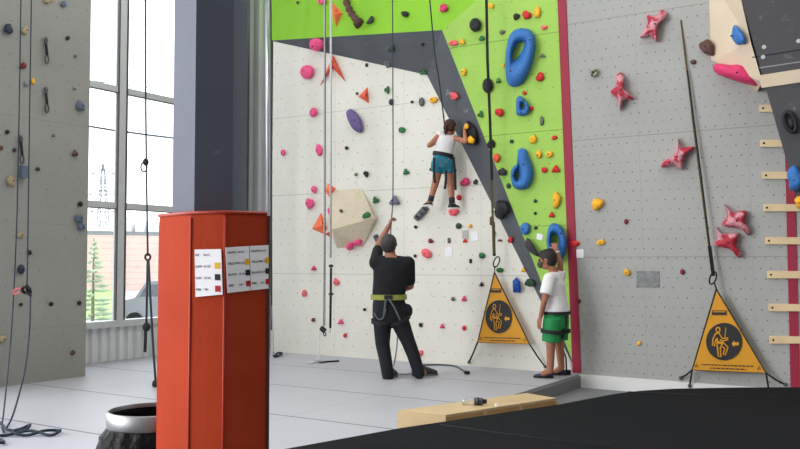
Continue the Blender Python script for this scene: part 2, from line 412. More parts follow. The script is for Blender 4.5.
# spruce
tp = at(93, 300, 28); tp.z = GZ
tr_ = thing('spruce_tree', 'thin pale spruce tree outside at the left edge of the window', 'tree', tp)
tz = at(93, 238, 28).z
bm = bmesh.new(); add_tube(bm, [tp, V((tp.x, tp.y, tz))], .05, 6, radii=[.07, .015]); bmobj('trunk', bm, m_bark, tr_)
bm = bmesh.new()
for k in range(18):
    f = k/18; z = GZ+.35 + (tz-GZ-.35)*f; rr = (1-f)*.95+.06
    for j in range(5):
        a = random.random()*2*PI; e = V((math.cos(a), math.sin(a), .12))*rr*random.uniform(.7, 1.1)
        c0 = V((tp.x, tp.y, z)); side = V((-math.sin(a), math.cos(a), 0))*.07
        vs = [bm.verts.new(c0 + side*.4), bm.verts.new(c0 - side*.4), bm.verts.new(c0 + e*.6 - side), bm.verts.new(c0+e-UP*.05), bm.verts.new(c0+e*.6+side), bm.verts.new(c0+e*.55-UP*.09), bm.verts.new(c0+e*.55+UP*.05)]
        for fs in ((0, 1, 5), (1, 2, 5), (2, 3, 5), (3, 4, 5), (4, 0, 5), (1, 0, 6), (2, 1, 6), (3, 2, 6), (4, 3, 6), (0, 4, 6)): bm.faces.new([vs[i] for i in fs])
bmobj('foliage', bm, m_leaf, tr_)
# parked car, grey
cd = 30
cx0, cx1 = at(121, 300, cd), at(190, 300, cd)
du = (cx1-cx0); du.z = 0; Lc = du.length; du.normalize()
cb = V((cx0.x, cx0.y, GZ))
car = thing('parked_car', 'dark grey parked car outside the lower right window pane', 'car', cb + du*Lc/2)
ztop = at(150, 281, cd).z; hh = ztop-GZ
prof = [(0, .25), (0, .5), (.03, .6), (.2, .66), (.36, .98), (.5, 1.0), (.78, .97), (.93, .68), (1, .62), (1, .25)]
wd = FWD*1.7
prism('car_body', [cb + du*Lc*a + UP*hh*b for a, b in prof], wd, m_car, car)
prism('side_window', [cb + du*Lc*a + UP*hh*b - FWD*.01 for a, b in ((.26, .68), (.38, .93), (.76, .92), (.86, .69))], FWD*.05, m_carw, car)
for a in (.2, .8):
    for d_ in (-.02, 1.5):
        bm = bmesh.new(); c = cb + du*Lc*a + UP*.32 + FWD*d_
        add_tube(bm, [c, c+FWD*.22], .32, 16); bmobj('wheel', bm, m_black, car)

# ------------------------------------------------------------------ holds
def outline(kind, seed):
    rnd = random.Random(seed); a, b, c = (rnd.random()*6.28 for _ in range(3))
    def r(t):
        if kind == 'round': return 1 + .02*math.sin(3*t+a)
        if kind == 'egg': return (1 + .16*math.sin(t))*.93
        if kind == 'drop': return (1 - .20*math.sin(t))*.95
        if kind == 'tri': return 1.0/(1 + .26*math.cos(3*(t+PI/2)))*.86
        if kind == 'claw': return .48 + .55*abs(math.cos(1.5*t + a))**1.5
        if kind == 'bar': return (abs(math.cos(t))**6 + abs(math.sin(t))**6)**(-1/6)*.98
        if kind == 'bean': return 1 - .22*math.exp(-((t % (2*PI))-PI)**2*2)
        return 1 + .10*math.sin(2*t+a) + .09*math.sin(3*t+b) + .06*math.sin(5*t+c)
    return r
HN = [0]
def hold(px, py, w, h, kind, col, plane, where, look=None, rot=0, dep=.55, group=None, name='climbing_hold', bolt=None, m=None, base=0.0):
    HN[0] += 1; seed = HN[0]
    Pn = PL[plane] if isinstance(plane, str) else plane
    rf = outline(kind, seed); seg, rings = (28, 7) if max(w, h) > 9 else (16, 5)
    cr, sr = math.cos(math.radians(rot)), math.sin(math.radians(rot))
    c0 = Pn.on(px, py); mpp = (Pn.on(px, py+.5)-Pn.on(px, py-.5)).length
    H = min(w, h)*mpp*dep
    def pt(s, t, hh):
        r_ = rf(t)*s; x, y = r_*math.cos(t)*w/2, -r_*math.sin(t)*h/2
        return Pn.on(px + x*cr - y*sr, py + x*sr + y*cr, base + hh)
    bm = bmesh.new(); rr = []
    rr.append([bm.verts.new(pt(1, 2*PI*k/seg, -.012)) for k in range(seg)])
    for i in range(rings):
        a = i/rings*PI/2*.96
        ring = []
        for k in range(seg):
            t = 2*PI*k/seg; p = pt(math.cos(a)**.75, t, H*math.sin(a)**.8+.001)
            nz = noise.noise(V((p.x*14+seed, p.y*14, p.z*14)))*.16*H*math.sin(a)
            ring.append(bm.verts.new(p + Pn.n*nz))
        rr.append(ring)
    for A, B in zip(rr, rr[1:]):
        for k in range(seg): bm.faces.new((A[k], A[(k+1) % seg], B[(k+1) % seg], B[k]))
    bm.faces.new(rr[-1]); bm.faces.new(rr[0][::-1])
    o = bmobj(name, bm, m or hm(col), None, True)
    looks = look or col
    tag(o, looks + ' ' + where, 'climbing hold', group or GROUPS.get(plane, 'climbing holds') if isinstance(plane, str) else group)
    if bolt is None: bolt = max(w, h) >= 7 and min(w, h) >= 5
    if bolt:
        b = c0 + Pn.n*(base + H*.96); r_ = min(.009, mpp*.7)
        bm = bmesh.new(); add_tube(bm, [c0 + Pn.n*(base+H*.7), b + Pn.n*.003], r_, 10); bmobj('bolt', bm, m_bolt, o)
    return o
GROUPS = dict(W='climbing holds on the white wall', G='climbing holds on the leaning walls', L='climbing holds on the left wall', K1='climbing holds on the dark band', K2='climbing holds on the dark band', G1='climbing holds on the top green overhang', D='climbing holds on the charcoal panel')
def relief(pts, col, plane, label, dep, name='climbing_hold', group=None, m=None, bolt=True, cat='climbing hold', prof=((1, 0), (.97, .4), (.82, .75), (.55, .95), (.25, 1.0)), centre=None, smooth=True, sub=True):
    Pn = PL[plane] if isinstance(plane, str) else plane
    pts = [V((x, y, 0)) for x, y in pts]
    if sub:
        c = curve_pts(pts+[pts[0]], 4)[:-1]
    else: c = pts
    cx = sum(p.x for p in c)/len(c); cy = sum(p.y for p in c)/len(c)
    if centre: cx, cy = centre
    bm = bmesh.new(); rr = [[bm.verts.new(Pn.on(p.x, p.y, -.012)) for p in c]]
    for s, h in prof: rr.append([bm.verts.new(Pn.on(cx+(p.x-cx)*s, cy+(p.y-cy)*s, .001+dep*h)) for p in c])
    n = len(c)
    for A, B in zip(rr, rr[1:]):
        for k in range(n): bm.faces.new((A[k], A[(k+1) % n], B[(k+1) % n], B[k]))
    tip = bm.verts.new(Pn.on(cx, cy, dep*1.01))
    for k in range(n): bm.faces.new((rr[-1][k], rr[-1][(k+1) % n], tip))
    bm.faces.new(rr[0][::-1])
    o = bmobj(name, bm, m or hm(col), None, smooth); tag(o, label, cat, group or (GROUPS.get(plane) if isinstance(plane, str) else None))
    if bolt:
        b = Pn.on(cx, cy, dep); bm = bmesh.new(); add_tube(bm, [b - Pn.n*.01, b + Pn.n*.005], .011, 10); bmobj('bolt', bm, m_bolt, o)
    return o
def pyramid(pts, peak, h, plane, col, label):
    """faceted pyramid volume: outline in px, peak px and height"""
    Pn = PL[plane]; base = [Pn.on(x, y, -.004) for x, y in pts]; n = len(base); tip = Pn.on(peak[0], peak[1], h)
    o = meshobj('pyramid_volume', base+[tip], [(i, (i+1) % n, n) for i in range(n)] + [tuple(range(n))[::-1]], hm(col))
    tag(o, label, 'climbing volume', 'orange pyramid volumes')
    b = Pn.on(peak[0], peak[1], 0); bm = bmesh.new(); c = base[0].lerp(tip, .55).lerp(base[1].lerp(tip, .55), .5) ; nn = (base[1]-base[0]).cross(tip-base[0]).normalized()
    if nn.dot(CAM-c) < 0: nn = -nn
    add_tube(bm, [c-nn*.004, c+nn*.004], .012, 8); bmobj('bolt', bm, m_bolt, o)
    return o
def ringhold(outer, inner, col, plane, label, dep, sub=True):
    """a loop hold: outer and inner outlines (same count)"""
    Pn = PL[plane]; A = curve_pts([V((x, y, 0)) for x, y in outer+outer[:1]], 4)[:-1]; B = curve_pts([V((x, y, 0)) for x, y in inner+inner[:1]], 4)[:-1]
    prof = [(0, -.012), (0, .0), (.06, .45), (.25, .85), (.5, 1.0), (.75, .85), (.93, .5), (1, .02), (1, -.012)]
    bm = bmesh.new(); rr = []
    for f, h in prof: rr.append([bm.verts.new(Pn.on(a.x+(b.x-a.x)*f, a.y+(b.y-a.y)*f, dep*h if h >= 0 else h)) for a, b in zip(A, B)])
    n = len(A)
    for P_, Q_ in zip(rr, rr[1:]):
        for k in range(n): bm.faces.new((P_[k], P_[(k+1) % n], Q_[(k+1) % n], Q_[k]))
    o = bmobj('loop_hold', bm, hm(col), None, True); tag(o, label, 'climbing hold', GROUPS[plane])
    for f in (.15, .62):
        k = int(f*n); a, b = A[k], B[k]; p = Pn.on((a.x+b.x)/2, (a.y+b.y)/2, dep)
        bm = bmesh.new(); add_tube(bm, [p-Pn.n*.02, p+Pn.n*.004], .012, 10); bmobj('bolt', bm, m_bolt, o)
    return o

H_ = hold
# --- pink and orange route left of the white wall
H_(316.5, 44.5, 15, 13, 'round', 'pink', 'K1', 'round hold at the left tip of the dark band', 'large pink', dep=.5)
H_(307, 72, 14, 14, 'round', 'pink', 'W', 'round disc hold just below the dark band', 'large pink', dep=.45)
H_(313.5, 111.5, 8, 10, 'drop', 'pink', 'W', 'hold below the orange double-pointed volume', 'medium pink drop-shaped', rot=15)
H_(283, 153, 5, 7, 'egg', 'pink', 'W', 'hold nearest the steel pipe on the white wall', 'small pink oval')
H_(319, 151, 7, 13, 'egg', 'pink', 'W', 'hold left of the hanging ropes, above the lower orange volumes', 'long pink egg-shaped', rot=-10)
H_(314, 190, 6, 8, 'egg', 'pink', 'W', 'hold left of the small orange diamond volume', 'small pink oval', rot=-15)
H_(309.5, 203.5, 8, 11, 'lump', 'pink', 'W', 'hold above the big orange kite volume', 'medium pink lumpy')
H_(330, 211, 5, 9, 'lump', 'pink', 'W', 'hold behind the rope at the beige volume\'s left edge', 'narrow pink')
H_(313.5, 268.5, 5, 5, 'tri', 'mag', 'W', 'hold below the big orange kite volume', 'small dark pink triangular')
H_(336, 282, 6, 7, 'lump', 'coral', 'W', 'hold beside the rope tail below the beige volume', 'small coral pink')
H_(304, 294, 5, 8, 'egg', 'coral', 'W', 'hold low on the white wall, leftmost in its lower half', 'oval coral pink')
H_(340.5, 322, 6, 5.5, 'tri', 'pink', 'W', 'hold low right of the rope device', 'small pink pointed')
H_(313, 320, 3.5, 4.5, 'lump', 'dred', 'W', 'hold low left of the rope device', 'tiny dark red')
H_(345, 335.5, 3.5, 5, 'lump', 'red', 'W', 'hold lowest left of the standing man', 'tiny red')
H_(332, 225, 3, 3, 'lump', 'dred', 'W', 'knob at the left corner of the beige volume', 'tiny maroon')
H_(322, 1.5, 9, 6, 'round', 'pink', 'G1', 'round hold at the top of the green overhang beside the ropes', 'pink')
pyramid([(332, 2), (343, 13), (336, 27.5), (332.5, 15)], (335, 14), .1, 'G1', 'orange', 'orange pointed pyramid volume on the bright green overhang')
o_p = relief([(333, 54.5), (345.8, 82), (332, 67.5), (320, 86)], 'orange2', 'W', 'orange double-pointed volume below the dark band behind the ropes', .09, name='pyramid_volume', group='orange pyramid volumes', cat='climbing volume', smooth=False, sub=False, prof=((1, .0), (.5, .8)), centre=(332.5, 62))
pyramid([(367.6, 86.5), (369, 103.5), (358, 96.7)], (365, 96), .09, 'W', 'orange2', 'small orange three-sided pyramid volume above the purple hold')
pyramid([(327.6, 183), (336, 188.4), (330, 199.5), (325, 191)], (331.5, 188), .08, 'W', 'orange', 'small orange diamond volume behind the ropes above the beige volume')
pyramid([(321, 212), (327.3, 228.4), (324.3, 234.5), (311.5, 229)], (322, 226), .1, 'W', 'orange', 'big orange kite-shaped volume left of the beige volume')
pyramid([(325, 234), (330, 231), (330, 237.5)], (328.5, 234), .05, 'W', 'orange2', 'tiny orange-red triangular volume tucked under the kite volume')
relief([(347.5, 110), (351, 109), (356, 112.5), (361, 119.5), (363, 127), (362.5, 132), (358, 132.3), (352, 128), (347.5, 119), (346, 113)], 'purple', 'W', 'long purple hold tilted beneath the small orange pyramid', .1)
# beige volume
vv = [W.on(332, 190, -.004), W.on(361.5, 188, -.004), W.on(374, 218, .22), W.on(363.5, 247, -.004), W.on(337, 248.5, -.004), W.on(331.5, 229.5, .2), W.on(370, 232, -.004), W.on(328, 215, -.004)]
bv = meshobj('wall_volume', [W.on(331, 190, -.004), W.on(361.5, 188, -.004), W.on(374, 218, .12), W.on(363.5, 247, -.004), W.on(337, 248.5, -.004), W.on(332, 229.5, .3), W.on(377, 219, -.004), W.on(327.5, 227, -.004)],
             [(0, 1, 5), (1, 2, 5), (5, 2, 3, 4), (1, 6, 2), (2, 6, 3), (0, 5, 7), (7, 5, 4), (0, 7, 4, 3, 6, 1)], m_vol)
tag(bv, 'large beige faceted volume on the white wall left of the man', 'climbing volume')
VP1 = plane3(W.on(361.5, 188), W.on(374, 218, .12), W.on(332, 229.5, .3)); VP2 = plane3(W.on(374, 218, .12), W.on(337, 248.5), W.on(332, 229.5, .3))
gv = 'climbing holds on the beige volume'
VP0 = plane3(W.on(331, 190), W.on(361.5, 188), W.on(332, 229.5, .3))
H_(341, 211, 3.5, 3.5, 'lump', 'dark', VP0, 'knob on the upper left face of the beige volume', 'tiny black', group=gv)
H_(366.5, 215, 8, 6, 'lump', 'green', VP1, 'hold on the right face of the beige volume', 'dark green', group=gv, rot=-20)
H_(350, 237, 4.5, 4, 'lump', 'black', VP2, 'knob on the lower face of the beige volume', 'small black', group=gv)
H_(350, 246.5, 9, 8, 'lump', 'pink', VP2, 'hold at the bottom of the beige volume, the left of two', 'pink rounded', group=gv, dep=.8)
H_(358, 243, 11, 9, 'lump', 'pink', VP2, 'hold at the bottom of the beige volume, the right of two', 'larger pink lobed', group=gv, dep=.8)
# --- white wall, middle
for a in [
 (357, 93.5, 3, 3, 'round', 'black', 'W', 'knob touching the left tip of the small orange pyramid', 'tiny black round'),
 (346.5, 148, 3.6, 3.6, 'round', 'black', 'W', 'knob below the purple hold', 'tiny black round'),
 (356, 174.5, 3.4, 3.4, 'round', 'olive', 'W', 'knob above the beige volume tip', 'tiny olive'),
 (366, 174, 5, 6.5, 'lump', 'black', 'W', 'hold above the beige volume tip, beside a tiny olive knob', 'small black'),
 (387, 90, 6, 9, 'claw', 'green', 'W', 'hold right of the small orange pyramid', 'green clawed'),
 (391, 102.5, 5, 7, 'egg', 'dark', 'W', 'hold below the green clawed hold by the climbing rope', 'dark grey oval'),
 (401.5, 130, 8, 6, 'bean', 'green', 'W', 'hold right of the rope, level with the climber\'s head', 'green curved'),
 (412, 102, 3.2, 3, 'round', 'black', 'W', 'knob left of the grey teardrop hold', 'tiny black'),
 (421.5, 101, 6, 9.5, 'drop', 'grey', 'W', 'hold left of the yellow hold above the climbing girl', 'grey teardrop'),
 (433.5, 100, 8.5, 6, 'lump', 'yellow', 'W', 'hold on the white wall just above the climbing girl', 'yellow'),
 (423, 72, 8, 7, 'claw', 'green', 'W', 'hold at the upper right corner of the white wall', 'dark green clawed'),
 (406, 172, 7, 7, 'claw', 'green', 'W', 'hold left of the climbing girl\'s legs', 'small green three-armed'),
 (375.5, 200, 7.5, 8, 'claw', 'green', 'W', 'hold beside the peak of the beige volume', 'green three-armed'),
 (394.5, 201, 10.5, 10, 'tri', 'lilac', 'W', 'hold on the rope above the man\'s raised hand', 'blunt lilac-grey'),
 (366.5, 65, 3, 4, 'round', 'black', 'W', 'knob just under the dark band right of the ropes', 'tiny black'),
 (415.5, 227, 3.5, 3.2, 'round', 'black', 'W', 'knob below the ribbed grey bar hold', 'tiny black'),
 (430.5, 241, 5.5, 4.5, 'lump', 'dred', 'W', 'hold above the coral slanted hold right of the man', 'small dark red'),
 (415, 256, 3.5, 3.5, 'round', 'dark', 'W', 'knob left of the coral slanted hold', 'tiny dark grey'),
 (449, 240.5, 3.2, 5.5, 'bar', 'grey', 'W', 'hold above the pinned white card', 'small grey upright'),
 (458.5, 226, 6, 6, 'round', 'dgreen', 'W', 'hold left of the small yellow one under the girl\'s feet', 'dark green round'),
 (470, 226, 5, 4.5, 'claw', 'yellow', 'W', 'hold above the two white cards', 'small yellow'),
 (465, 241, 5, 4.2, 'tri', 'red', 'W', 'hold below the greyish plastic card', 'small red'),
 (481.5, 255.5, 7, 6, 'bean', 'green', 'W', 'hold left of the carabiner over the far gate banner', 'green curved'),
 (470.5, 261, 2.8, 4.5, 'bar', 'black', 'W', 'hold just below and left of the green curved hold', 'tiny black upright'),
 (481.5, 284.5, 4.5, 4.5, 'tri', 'black', 'W', 'hold left of the far gate banner\'s upper half', 'small black pointed'),
 (453, 299, 4, 4.5, 'lump', 'olive', 'W', 'hold left of the dark pink one near the far gate banner', 'small olive grey'),
 (464, 299, 5, 6, 'tri', 'mag', 'W', 'hold left of the far gate banner\'s round sign', 'small dark pink'),
 (420.5, 325, 4, 4.5, 'round', 'black', 'W', 'hold right of the man\'s thigh', 'small black round'),
 (442, 326.5, 4.5, 5, 'tri', 'mag', 'W', 'hold low between the man and the far gate banner, left of two', 'small magenta'),
 (464, 328.5, 4.5, 5.5, 'egg', 'red', 'W', 'hold low between the man and the far gate banner, right of two', 'small red oval'),
 (420.5, 353, 5, 6, 'lump', 'coral', 'W', 'hold near the floor behind the man\'s right leg', 'small coral'),
 (364.5, 309.5, 3.5, 3, 'round', 'black', 'W', 'knob left of the man\'s belt', 'tiny black'),
 (459, 197.5, 5.5, 5.5, 'round', 'red', 'W', 'hold right of the climbing girl\'s right ankle', 'small round red'),
 (453.5, 212, 10, 8, 'lump', 'coral', 'W', 'foothold under the climbing girl\'s right shoe', 'coral red'),
 (465, 182, 9.5, 8, 'lump', 'mag', 'W', 'hold right of the climbing girl\'s knees', 'bright pink blocky'),
 (475.5, 182, 4.5, 5.5, 'lump', 'dark', 'W', 'hold right of the bright pink blocky one', 'small dark grey'),
 (491.3, 221, 3.5, 9, 'bar', 'brown', 'W', 'hold behind the black strap near the dark band edge', 'slim brown upright'),
 (493.8, 234, 4, 7, 'egg', 'lgrey', 'W', 'hold behind the black strap above its carabiner', 'grey oval'),
 (500, 240.5, 4.5, 2.6, 'lump', 'brown', 'W', 'knob right of the black strap on the white wall', 'tiny brown'),
 (523.5, 270, 5, 5, 'tri', 'yellow', 'W', 'hold at the edge of the dark band left of the boy\'s face', 'small yellow'),
 (499.5, 270, 8.5, 5, 'bean', 'green', 'W', 'hold at the tip of the far gate banner', 'green half-round'),
]: H_(*a)
H_(387, 63.5, 5.5, 9, 'bar', 'grey', 'W', 'hold at the lower edge of the dark band by the climbing rope', 'grey cylindrical', rot=-30)
H_(427, 254, 9, 12, 'egg', 'coral', 'W', 'hold right of the man\'s shoulder', 'large coral slanted', rot=-50)
def ribbed(px, py, w, h, rot, label):
    o = H_(px, py, w, h, 'bar', 'grey', 'W', '', '', rot=rot, dep=.7, name='ribbed_hold', bolt=False); o['label'] = label
    cr, sr = math.cos(math.radians(rot)), math.sin(math.radians(rot)); mpp = .0138; H = w*mpp*.7
    for f in (-.3, 0, .3):
        x, y = 0, f*h; p0 = W.on(px + (-w*.3)*cr - y*sr, py + (-w*.3)*sr + y*cr, H*.93); p1 = W.on(px + (w*.3)*cr - y*sr, py + (w*.3)*sr + y*cr, H*.93)
        tube('rib', [p0, p1], .012, hm('black'), o, 6)
    return o
ribbed(421, 213, 7, 18, 42, 'dark grey ribbed bar hold beneath the climbing girl\'s left foot')
ribbed(377.5, 240, 5.5, 12, -25, 'grey ribbed bar hold beside the man\'s head')
relief([(512.5, 281), (516.5, 277), (520, 282), (521, 292.5), (513, 292.5)], 'cobalt', 'W', 'blue shield-shaped hold between the far gate banner and the boy', .1, sub=False, prof=((1, .3), (.7, 1.0)))
# --- dark band
H_(391, 49, 6, 10, 'claw', 'dgreen', 'K1', 'hold on the dark band beside the climbing rope', 'black-green clawed', rot=20)
H_(422.5, 44.5, 3.4, 3.2, 'round', 'black', 'K1', 'knob on the dark band left of the girl\'s rope', 'tiny black')
H_(454, 96, 10, 7, 'lump', 'coral', 'K2', 'hold on the dark band above the climbing girl', 'pink', rot=20)
H_(501.5, 209.5, 15, 18, 'lump', 'black', 'K2', 'hold on the dark band beside the black strap', 'big black round', dep=.6)
bigb = H_(469.5, 134, 15, 26, 'lump', 'black', 'K2', 'hold on the dark band gripped by the climbing girl', 'big black oval', rot=-12, dep=.35)
H_(510.5, 240, 5, 7, 'lump', 'red', 'K2', 'hold low on the dark band left of the dark fin hold', 'small red')
H_(529.5, 283, 10, 9, 'lump', 'dgreen', 'K2', 'hold low on the dark band beside the boy\'s chest', 'dark green lumpy')
H_(466.5, 126.5, 5, 5, 'lump', 'yellow', 'K2', 'hold under the climbing girl\'s right hand', 'small yellow', base=.1, dep=.7)
H_(471, 140, 7, 8, 'lump', 'yellow', 'K2', 'hold below the girl\'s raised hand on the big black oval hold', 'yellow blocky', base=.1, dep=.6)
# --- bright green overhang
H_(405, 14, 7, 6.5, 'lump', 'black', 'G1', 'hold on the bright green overhang right of the fin-shaped one', 'black round')
relief([(366, 23), (371, 16), (373.5, 18), (372.5, 22), (368, 24)], 'dark', 'G1', 'black fin-shaped hold beside the brown tufa on the overhang', .06, bolt=False)
H_(443.5, 8, 9, 8, 'lump', 'mag', 'G1', 'hold on the bright green overhang near its right crease', 'bright red-pink')
H_(297.5, 2.5, 3, 3, 'round', 'brown', 'G1', 'knob at the far left of the bright green overhang', 'tiny brown')
bm = bmesh.new()
tpts = curve_pts([G1.on(x, y, .03) for x, y in ((341, -12), (345, -2), (348.5, 8), (352.5, 15), (357.5, 21.5), (360, 25))], 5)
add_tube(bm, tpts, .05, 12, radii=[.045+.014*math.sin(i*1.9)+(.022 if i > len(tpts)-8 else 0) - (.03 if i == len(tpts)-1 else 0) for i in range(len(tpts))])
tag(bmobj('tufa_hold', bm, hm('brown'), None, True), 'long dark brown knobbly tufa hold hanging on the green overhang', 'climbing hold', GROUPS['G1'])
# --- lime green wall
for a in [
 (475.3, 26, 12.5, 15, 'egg', 'black', 'G', 'hold near the top left of the lime wall', 'big black egg-shaped'),
 (453.2, 43, 8.5, 6.5, 'lump', 'coral', 'G', 'hold at the upper left edge of the lime wall', 'coral pink'),
 (462.2, 42, 5.5, 6, 'lump', 'yellow', 'G', 'hold beside the coral pink one at the lime wall\'s upper left edge', 'small yellow'),
 (481.7, 38.5, 5.5, 6, 'lump', 'green', 'G', 'hold below the big black egg-shaped hold', 'small green'),
 (491, 6, 6, 5.5, 'lump', 'yellow', 'G', 'hold at the very top of the lime wall beside the black strap', 'small yellow'),
 (463.7, 72, 6, 7, 'lump', 'yellow', 'G', 'hold at the left edge of the lime wall, lower than the coral pink one', 'yellow'),
 (487.7, 84, 11, 16, 'drop', 'black', 'G', 'hold behind the black strap left of the big blue loop', 'big black drop-shaped'),
 (498.3, 81, 5, 5.5, 'tri', 'green', 'G', 'hold beside the black drop-shaped one', 'small green'),
 (516.3, 16.5, 6, 7, 'lump', 'black', 'G', 'hold left of the red hold above the big blue loop', 'black'),
 (526.5, 15, 8.5, 9, 'lump', 'red', 'G', 'hold above the big blue loop', 'red round'),
 (537.3, 12.5, 6.5, 12, 'lump', 'yellow', 'G', 'hold right of the red round one near the top of the lime wall', 'tall yellow'),
 (544, 27.5, 6, 5, 'lump', 'coral', 'G', 'hold at the upper right of the big blue loop', 'small dusty pink'),
 (502, 32, 5.5, 4.5, 'lump', 'olive', 'G', 'hold left of the big blue loop\'s top', 'small olive grey'),
 (542.5, 56, 6.5, 4.2, 'tri', 'olive', 'G', 'hold right of the big blue loop\'s middle', 'small olive wedge'),
 (540, 77, 8.5, 9, 'lump', 'red', 'G', 'hold right of the big blue loop\'s lower end', 'dark red round'),
 (524.5, 93, 4.5, 4.2, 'lump', 'red', 'G', 'hold just above the small blue loop', 'tiny red'),
 (531.3, 108.5, 4.2, 4.5, 'bar', 'red', 'G', 'hold touching the right side of the small blue loop', 'tiny square red'),
 (503.3, 66, 2.8, 4.5, 'egg', 'yellow', 'G', 'hold at the left edge of the big blue loop', 'tiny mustard yellow'),
 (480.3, 114.5, 6.5, 8, 'claw', 'green', 'G', 'hold left of the black strap on the lime wall', 'green three-armed'),
 (499.3, 112.5, 8.5, 9, 'lump', 'red', 'G', 'hold left of the small blue loop', 'red blocky'),
 (541.5, 121, 4.5, 10, 'bean', 'olive', 'G', 'hold right of and below the small blue loop', 'olive hooked'),
 (491, 144, 7.5, 10, 'lump', 'black', 'G', 'hold behind the black strap right of the girl\'s hand', 'black'),
 (511.5, 141.3, 3.5, 3.8, 'bar', 'dgreen', 'G', 'knob above the blue gourd hold', 'tiny dark green square'),
 (533, 139.5, 7, 9, 'lump', 'yellow', 'G', 'hold above and right of the blue gourd hold', 'yellow upright'),
 (554.3, 137.7, 6, 4.5, 'lump', 'red', 'G', 'hold near the red strip, level with the upright yellow hold', 'small red'),
 (538.7, 155, 6.5, 9, 'egg', 'yellow', 'G', 'hold right of the blue gourd\'s neck, the left of a pair', 'yellow oval'),
 (549.5, 154.3, 7.5, 6.5, 'lump', 'yellow', 'G', 'hold right of the blue gourd\'s neck, the right of a pair', 'yellow lumpy'),
 (496.5, 158.7, 7.5, 10, 'egg', 'ry', 'G', 'hold left of the blue gourd hold beside the strap', 'orange-red oval'),
 (502.2, 172, 8.5, 8.5, 'lump', 'dark', 'G', 'hold left of the blue gourd\'s belly', 'black lumpy'),
 (508.3, 186.3, 4.5, 6, 'egg', 'dgreen', 'G', 'hold at the lower left of the blue gourd', 'small dark green'),
 (544.3, 170, 6, 6, 'round', 'red', 'G', 'hold right of the blue gourd, left of the heart-shaped one', 'round red'),
 (555.7, 169.5, 9, 8, 'tri', 'red', 'G', 'hold near the red strip right of the blue gourd', 'heart-shaped red'),
 (556.3, 200, 9, 15.5, 'lump', 'yellow', 'G', 'hold above the boy\'s blue ring near the red strip', 'tall yellow knobbly'),
 (535.2, 201, 3.5, 4, 'round', 'navy', 'G', 'knob below the blue gourd hold, the upper of two', 'tiny navy'),
 (535.2, 213.3, 3, 3.2, 'round', 'black', 'G', 'knob below the blue gourd hold, the lower of two', 'tiny black'),
 (551.7, 215, 6, 6, 'tri', 'red', 'G', 'hold just above the boy\'s blue ring', 'small red pointed'),
 (525.3, 228.7, 10, 12.5, 'round', 'blue', 'G', 'hold left of the boy\'s blue ring', 'round blue'),
 (535.7, 228, 4.5, 3.2, 'lump', 'dark', 'G', 'knob right of the round blue hold', 'tiny dark'),
 (574.5, 243.5, 10.5, 6, 'bean', 'red', 'G', 'hold on the red strip beside the boy\'s raised hand', 'red wedge'),
 (578.7, 301, 4.5, 4.5, 'lump', 'dred', 'G', 'knob at the grey wall\'s left edge behind the boy', 'small dark red'),
 (597.3, 204, 12.5, 11, 'lump', 'yellow', 'G', 'hold on the grey wall, the highest and largest of its yellow ones', 'yellow lobed'),
 (626, 222, 4.5, 6, 'egg', 'dred', 'G', 'hold on the grey wall between the yellow holds', 'small maroon oval'),
 (601, 242.5, 8.5, 6, 'lump', 'yellow', 'G', 'hold on the grey wall below the lobed yellow one', 'yellow flat'),
 (627, 272.5, 6.5, 7, 'lump', 'yellow', 'G', 'hold left of the grey metal plate', 'small yellow'),
 (682.3, 272.3, 5, 6, 'egg', 'dred', 'G', 'hold right of the grey metal plate', 'small maroon oval'),
 (639, 343.5, 4.5, 4.5, 'lump', 'yellow', 'G', 'knob low on the grey wall, lowest of its holds', 'tiny pale yellow'),
 (693.2, 62, 6, 5, 'round', 'brown', 'G', 'knob right of the upper strap end on the grey wall', 'small dark brown'),
]: H_(*a)
relief([(526.5, 238), (530, 240), (538, 252), (539.5, 256), (536, 256), (527, 249.5), (525.3, 243)], 'dark', 'G', 'black fin-shaped hold left of the boy\'s head', .12)
ringhold([(521, 28), (530, 30), (535.5, 39), (535, 52), (531, 68), (524, 82), (515.5, 87), (508, 84), (505.5, 72), (505.5, 56), (508, 40), (513, 31)],
         [(522, 41.5), (524, 42), (524.5, 44), (523.5, 47), (522, 51), (519.5, 55), (517, 58.5), (514, 60.5), (512.5, 59), (512.5, 54), (514, 48), (518, 43)], 'blue', 'G', 'large blue loop hold at the top of the lime wall', .16)
ringhold([(519, 96), (522, 97), (527, 102), (529.5, 108), (528, 114), (523, 116), (516.5, 114.5), (516, 106), (516.3, 99)],
         [(522, 103), (523.2, 103), (524.3, 104.5), (524.8, 106), (524.2, 108), (523, 109), (521.5, 108.7), (521, 106), (521.2, 104)], 'blue', 'G', 'small blue loop hold below the large blue loop', .1)
ringhold([(521, 148), (526, 149.5), (529, 157), (533, 168), (533, 178), (529, 187), (522, 190), (514.5, 188), (511, 180), (511, 171), (514, 166), (518.5, 163), (518, 156), (518, 150.5)],
         [(517, 170.5), (517.6, 171), (518, 172), (518.3, 174), (518.2, 177), (517.6, 179), (517, 180), (516, 179.5), (515.2, 177.5), (515, 175), (515.2, 172.5), (515.6, 171), (516.2, 170.5), (516.6, 170.3)], 'blue', 'G', 'blue gourd-shaped hold with a small side hole on the lime wall', .14)
ringhold([(555, 223), (561, 226), (566, 236), (567, 246), (564, 257), (558, 262.5), (552, 260), (548, 250), (546.5, 240), (548, 229), (551, 224)],
         [(554, 234), (556.5, 235), (558.5, 238), (558.8, 242), (558, 246), (556, 248), (553.5, 247.5), (551.5, 244.5), (550.8, 241), (551.2, 237.5), (552.3, 235)], 'blue', 'G', 'large blue ring hold grasped by the boy', .16)
